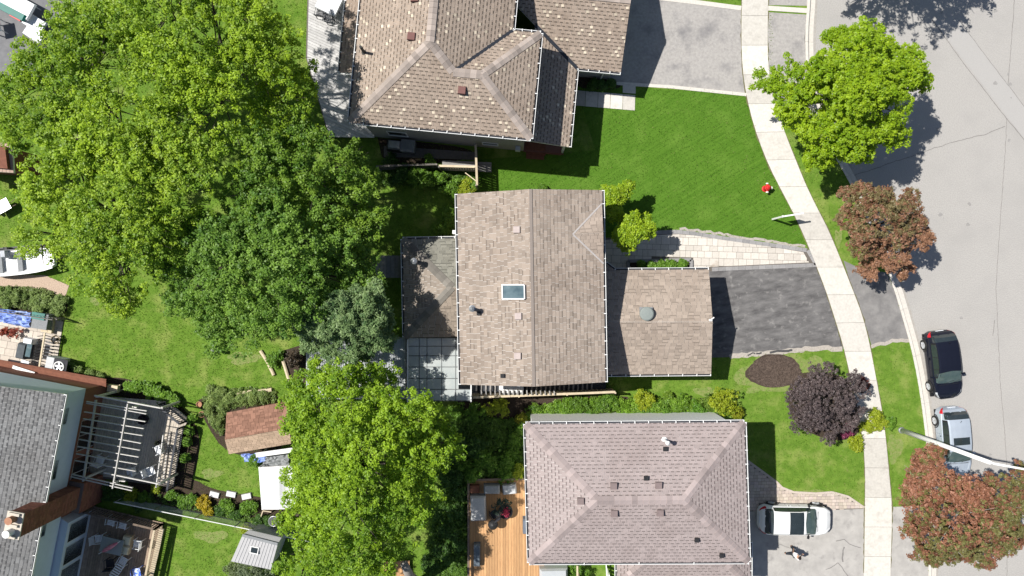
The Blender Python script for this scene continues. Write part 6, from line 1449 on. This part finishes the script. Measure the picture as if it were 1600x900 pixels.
tree('maple_tree', 'street tree beyond the top right edge whose leafy shadow falls on the road', 'tree', (1400, -120), [(1425, -88, 36, 6), (1360, -88, 38, 5.6), (1330, -72, 22, 5), (1480, -78, 34, 6), (1525, -92, 25, 5.4), (1400, -125, 80, 7), (1460, -130, 55, 7), (1300, -75, 18, 5)], dens=6.5, group='street trees along the verge', nper=22, leaf=.13, crad=.2, **LIME)
# ------------------------------------------------------------------ shrubs, hedges and border plants
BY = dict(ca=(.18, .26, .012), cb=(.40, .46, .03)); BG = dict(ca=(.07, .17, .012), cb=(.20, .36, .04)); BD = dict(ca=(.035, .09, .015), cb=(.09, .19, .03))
bush(1008, 622, 21, .9, 'round yellow green shrub in the hedge below the garage', **BY); bush(1135, 628, 28, 1.5, 'large yellow conifer shrub at the east end of the hedge', **BY)
bush(776, 638, 20, 1.1, 'round yellow green shrub below the cream capped fence', **BY); bush(745, 641, 18, 1.0, 'middle round shrub of the three by the canopy corner', **BG); bush(717, 641, 18, 1.0, 'round shrub nearest the canopy corner', **BG)
hg_ = 'leafy hedge plants north of the white house wall'
for i, (x, y, r, h, col) in enumerate([(905, 633, 17, .9, BG), (935, 640, 20, 1.0, BG), (955, 627, 17, .9, BG), (880, 640, 15, .7, BG), (975, 645, 16, .7, BG), (1035, 645, 20, .8, BG), (1062, 632, 18, .7, BG), (1085, 645, 20, .8, BG), (1105, 630, 16, .8, BG), (1115, 650, 16, .6, BG), (860, 650, 14, .6, BG), (835, 648, 17, .7, BG), (818, 655, 12, .6, BY), (1000, 650, 16, .6, BG), (915, 650, 14, .6, BG), (950, 652, 14, .6, BG), (1150, 645, 12, .6, BY), (1045, 622, 10, .4, BG)]):
    bush(x, y, r, h, 'leafy green hedge plant between the garage and the pinkish grey hip roof', group=hg_, **{k: tuple(c*random.uniform(.8, 1.15) for c in v) for k, v in col.items()})
vg = 'vine bushes along the yard fence behind the speckled roof house'
for x, y, r, h, col in [(620, 278, 16, 1.4, BD), (645, 278, 17, 1.5, BG), (665, 280, 16, 1.5, BG), (685, 284, 16, 1.4, BG), (705, 290, 15, 1.1, BG), (728, 292, 16, 1.0, BY), (740, 285, 12, .9, BG), (650, 268, 12, 1.3, BG), (630, 268, 12, 1.3, BD), (610, 250, 12, .5, BD), (672, 252, 11, .5, BG)]:
    bush(x, y, r, h, 'vine bush sprawling over the fence between the two back yards', group=vg, **col)
bg_ = 'low bright plants at the back wall of the middle house'
for x, y, r in [(705, 345, 13), (690, 360, 13), (700, 330, 9), (680, 366, 9), (712, 310, 8)]: bush(x, y, r, .5, 'low bright plant in the corner between the back addition and the west wall', group=bg_, **BG)
fg = 'plants in the narrow planter bed beside the garage'
for x, y, r in [(1000, 414, 7), (1018, 415, 8), (1035, 414, 8), (1050, 413, 9), (1065, 412, 8)]: bush(x, y, r, .45, 'low green plant in the stone edged planter bed beside the garage', group=fg, **BG)
bush(1370, 655, 20, .5, 'bright lime plant at the foot of the purple tree, by the sidewalk', **BY); bush(1335, 690, 17, .45, 'lime groundcover plant below the purple tree', **BY); bush(1322, 672, 12, .6, 'small dark pink flowering shrub under the purple tree', ca=(.12, .02, .05), cb=(.3, .06, .14)); bush(1350, 600, 10, .5, 'small reddish shrub at the sidewalk side of the purple tree', ca=(.10, .03, .03), cb=(.28, .10, .08)); bush(1390, 660, 10, .4, 'tiny dark leaved plant on the sidewalk edge by the lime plant', **BG); bush(1352, 668, 12, .4, 'lime plant hugging the trunk side of the purple tree', **BY)
ug = 'broad leaved plants along the pergola deck'
for x, y, r in [(205, 604, 11), (218, 600, 13), (235, 610, 12), (250, 614, 12), (262, 620, 11), (275, 628, 9), (300, 655, 6), (295, 672, 7), (292, 690, 6), (289, 715, 6)]: bush(x, y, r, .6, 'broad leaved plant in the bed along the pergola deck', group=ug, leaf=.16, **BG)
lg = 'mixed plants in the flower bed by the chain link fence'
for x, y, r, c_ in [(243, 762, 8, BY), (205, 775, 12, BY), (185, 772, 12, BD), (215, 790, 10, BD), (168, 770, 12, BD), (225, 778, 10, BG), (268, 772, 9, BG), (285, 783, 11, BG), (300, 780, 9, BG), (355, 790, 14, BG), (388, 793, 15, BG), (370, 805, 9, BD), (345, 800, 8, BD), (395, 720, 10, BG), (385, 828, 8, BY), (402, 812, 8, BD), (455, 818, 10, BD), (420, 815, 8, BD)]:
    bush(x, y, r, .5, 'leafy plant in the flower bed by the chain link fence', group=lg, **c_)
bush(318, 785, 13, .5, 'golden yellow flowering plant in the bed by the chain link fence', ca=(.30, .24, .01), cb=(.55, .42, .02)); bush(325, 800, 9, .4, 'small golden plant touching the chain link fence rail', ca=(.25, .22, .01), cb=(.5, .4, .02))
sg2 = 'spiky pale plants beside the red roofed shed'
for x, y, r in [(335, 622, 14), (325, 640, 11), (350, 630, 11), (362, 622, 11), (338, 655, 12), (380, 625, 11), (398, 622, 13), (412, 620, 10), (330, 610, 8), (345, 612, 8)]: bush(x, y, r, .4, 'spiky pale green garden plant around the red roofed shed', group=sg2, leaf=.2, aspect=.18, up=.8, ca=(.12, .20, .04), cb=(.38, .48, .16))
wg = 'rough weedy shrubs north of the left patio'
for x, y, r in [(10, 460, 14), (32, 466, 15), (52, 468, 14), (72, 474, 15), (90, 480, 13), (15, 474, 12), (96, 468, 9), (60, 480, 10), (120, 578, 8), (140, 585, 8), (155, 590, 7), (108, 572, 7)]: bush(x, y, r, .5, 'rough weedy shrub in the border around the left patio', group=wg, leaf=.14, aspect=.3, up=.8, ca=(.10, .18, .03), cb=(.32, .42, .14))
bush(905, 893, 20, .9, 'bright green shrub beside the covered barbecue, bottom edge', **BG)
hh = 'dark shrubs in the shade between the lime tree and the cedar deck'
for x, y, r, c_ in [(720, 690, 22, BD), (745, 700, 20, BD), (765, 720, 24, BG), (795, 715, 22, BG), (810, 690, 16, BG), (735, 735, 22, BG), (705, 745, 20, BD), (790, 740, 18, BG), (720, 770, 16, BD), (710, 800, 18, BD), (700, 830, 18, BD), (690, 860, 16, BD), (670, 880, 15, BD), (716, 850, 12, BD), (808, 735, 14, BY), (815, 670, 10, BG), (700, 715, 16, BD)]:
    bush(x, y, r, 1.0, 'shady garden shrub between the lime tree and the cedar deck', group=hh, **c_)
bush(395, 885, 34, 1.4, 'silvery green shrub in front of the grey plastic shed', ca=(.10, .14, .07), cb=(.28, .34, .20), leaf=.08); bush(365, 893, 18, .8, 'small silvery shrub at the corner of the grey plastic shed', ca=(.10, .14, .05), cb=(.26, .32, .16), leaf=.08)
bush(430, 560, 16, .5, 'small plant between the log edging and the canopy', **BG); bush(845, 294, 9, .5, 'small green bush north of the middle house roof', **BG); bush(460, 560, 16, .9, 'brown twiggy shrub under the pale grey green tree', ca=(.05, .04, .03), cb=(.14, .10, .06))
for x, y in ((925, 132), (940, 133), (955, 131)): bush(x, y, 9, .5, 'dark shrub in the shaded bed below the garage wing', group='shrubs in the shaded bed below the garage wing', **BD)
ORD = ['first', 'second', 'third', 'fourth', 'fifth', 'sixth', 'seventh', 'eighth', 'ninth', 'tenth', 'eleventh', 'twelfth', 'thirteenth', 'fourteenth', 'fifteenth', 'sixteenth', 'seventeenth', 'eighteenth', 'nineteenth', 'twentieth']
def ordinals(group, fmt):
    L = sorted([o for o in COL.objects if o.get('group') == group and o.parent is None], key=lambda o: o.location.x)
    for i, o in enumerate(L): o['label'] = fmt % (ORD[i]+' from the left' if i else 'leftmost')
ordinals(hg_, 'leafy hedge plant, %s between the garage and pinkish grey roof'); ordinals(vg, 'vine bush, %s along the fence below the speckled roof house')
ordinals(bg_, 'low bright plant, %s in the corner by the back addition'); ordinals(fg, 'low green plant, %s in the stone edged planter bed')
ordinals(ug, 'broad leaved plant, %s along the pergola deck'); ordinals(lg, 'leafy plant, %s along the chain link fence bed')
ordinals(sg2, 'spiky pale plant, %s around the red roofed shed'); ordinals(wg, 'rough weedy shrub, %s around the left patio'); ordinals(hh, 'shady shrub, %s between the lime tree and cedar deck')
ordinals('shrubs in the shaded bed below the garage wing', 'dark shrub, %s in the shaded bed below the garage wing')
def cover(label, poly_px, n, hmax, cols, leaf=.11, name='ground_cover'):
    P = P2(poly_px); xs_ = [p[0] for p in P]; ys_ = [p[1] for p in P]
    X = rng.uniform(min(xs_), max(xs_), n*2); Y = rng.uniform(min(ys_), max(ys_), n*2); k = inpoly(X, Y, P); X, Y = X[k][:n], Y[k][:n]
    z = hmax*(.35+.35*np.sin(X*2.3)*np.cos(Y*2.9+X)+.3*rng.random(len(X))); z = np.maximum(z, .05)
    v, f, c = leaf_arrays(np.stack([X, Y, z], 1), np.full(len(X), .16), 16, leaf, *cols); v[:, 2] = np.maximum(v[:, 2], .025)
    o = npmesh(name, v, f, c, LEAF, None, 'stuff'); tagp(o, label, 'ground cover')
cover('low leafy ground cover filling the hedge strip below the garage', [(830, 640), (880, 622), (960, 620), (1100, 624), (1150, 636), (1155, 657), (830, 657)], 2000, .75, ((.09, .20, .012), (.27, .44, .05)))
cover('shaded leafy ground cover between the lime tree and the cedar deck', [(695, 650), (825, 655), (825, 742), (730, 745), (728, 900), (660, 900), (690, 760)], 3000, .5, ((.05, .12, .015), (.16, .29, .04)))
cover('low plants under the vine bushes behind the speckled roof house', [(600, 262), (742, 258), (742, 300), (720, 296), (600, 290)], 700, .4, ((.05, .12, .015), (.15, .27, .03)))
cover('weedy ground cover in the border north of the left patio', [(0, 448), (60, 450), (105, 465), (98, 492), (0, 474)], 500, .25, ((.08, .14, .03), (.26, .33, .11)))
cover('low plants in the bed along the chain link fence', [(160, 765), (240, 770), (330, 790), (400, 800), (475, 815), (475, 828), (380, 812), (250, 785), (160, 780)], 600, .3, ((.05, .12, .02), (.16, .27, .05)))
cover('mixed low plants around the red roofed shed', [(318, 622), (350, 608), (430, 606), (430, 628), (355, 638), (350, 680), (330, 660)], 450, .25, ((.09, .16, .03), (.28, .36, .11)))
# bare trunk at the bottom
tk = thing('tree_stump', 'thick pale bare trunk standing on the timber deck patch, bottom edge', 'tree trunk', W(655, 915))
m = M(); m.tube([W(655, 912, 0), W(640, 900, 2.5), W(632, 882, 4.5)], [.32, .27, .22], 10); m.build('trunk', mat('pale_grey_bark', (.34, .31, .28), (.22, .20, .18), scale=9, bump=.5), tk, smooth=True)
# ------------------------------------------------------------------ grass blades over the lawns in view
def hardpolys():
    L = [eavA for eavA in ()]
    L += [[A2(.35, .35), A2(9.65, .35), A2(12, .35), A2(12, 5), A2(14.6, 5), A2(14.6, 16), A2(.35, 16)], fpB, [(hx, y0n-.3), (aNW.x+.35, y0n-.3), (aNW.x+.35, y0s+.3), (hx, y0s+.3)],
          [(gx, gNE.y-.3), (gNE.x-.3, gNE.y-.3), (gSE.x-.3, gSE.y+.3), (gx, gSE.y+.3)], [(cNW.x+.4, cNW.y-.3), (cNE.x-.4, cNE.y-.3), (cSE.x-.4, cSE.y-8), (cSW.x+.4, cSW.y-8)], [D2(0, 0), D2(0, 22), D2(12, 22), D2(12, 0)]]
    for q in [P2(SL)+P2(SR)[::-1], P2(DW2), P2(PW), P2(PC), P2(polyA), P2(polyC), P2(polyP), P2(polyL), P2(PT), P2([(860, -60), (1022, -6), (1158, 5), (1160, 110), (1165, 147), (960, 131), (880, 128)]),
              P2([(896, 141), (993, 149), (990, 173), (893, 165)]), P2([(1201, -160), (1266, -160), (1258, 120), (1268, 165), (1210, 150)]), P2([(1318, 407), (1345, 420), (1386, 426), (1421, 533), (1362, 541), (1331, 450)]),
              P2([(1120, 800), (1351, 795), (1347, 1000), (1120, 1000)]), P2([(1391, 792), (1452, 790), (1447, 1000), (1389, 1000)]), P2([(1168, 575), (1180, 558), (1205, 554), (1235, 556), (1253, 570), (1250, 590), (1225, 605), (1195, 607), (1175, 600)]),
              P2([(715, 620), (960, 612), (1050, 614), (1165, 612), (1175, 640), (1160, 665), (820, 760), (700, 760)]), P2([(-80, -60), (110, -60), (150, 60), (60, 130), (-80, 120)]), P2([(-60, 428), (70, 430), (108, 446), (100, 470), (55, 452), (-60, 452)]),
              P2([(478, 527), (760, 527), (760, 625), (478, 625)]), P2([(1250, 590), (1300, 580), (1340, 600), (1365, 650), (1330, 690), (1250, 670)])]: L.append(q)
    return L
n = 210000; X = rng.uniform(-33.5, 27, n); Y = rng.uniform(-19.5, 19.5, n); ok = inpoly(X, Y, poly)
JX, JY = X+rng.normal(size=n)*.05, Y+rng.normal(size=n)*.05
for q in hardpolys(): ok &= ~inpoly(JX, JY, q)
X, Y = X[ok], Y[ok]; n = len(X)
n1 = np.sin(X*.9+Y*.5)*np.cos(Y*.8-X*.3)+np.sin(X*2.7-Y*1.9)*.5+rng.normal(size=n)*.9
hgt = .05+.04*rng.random(n)+.03*(n1 > 1.4); th = rng.random(n)*6.283; ln = rng.random(n)*.05+.03; wd = .012+.012*rng.random(n)
V = np.empty((n, 3, 3)); V[:, 0] = np.stack([X+np.cos(th)*wd, Y+np.sin(th)*wd, np.zeros(n)+.002], 1); V[:, 1] = np.stack([X-np.cos(th)*wd, Y-np.sin(th)*wd, np.zeros(n)+.002], 1)
la = th+1.57+rng.normal(size=n)*.6; V[:, 2] = np.stack([X+np.cos(la)*ln, Y+np.sin(la)*ln, hgt], 1)
fl = inpoly(X, Y, P2(FLAWN))[:, None]; st = np.sin((X*.58+Y*.81)*4.2)*.5+np.sin((X*.58+Y*.81)*9.7+X*.2)*.4
u = np.clip(.5+.25*n1+np.where(fl[:, 0], st*.2, 0), 0, 1)[:, None]
C = np.where(fl, np.array([.055, .14, .012])*(1-u)+np.array([.15, .28, .035])*u, np.array([.09, .18, .015])*(1-u)+np.array([.22, .33, .05])*u)
dry = (rng.random(n) < .05)[:, None]; C = np.where(dry, np.array([.30, .28, .12]), C)
o = npmesh('grass', V.reshape(-1, 3), np.arange(n*3).reshape(n, 3), C, LEAF, None, 'stuff'); tagp(o, 'short mown grass blades over the green lawns', 'grass')
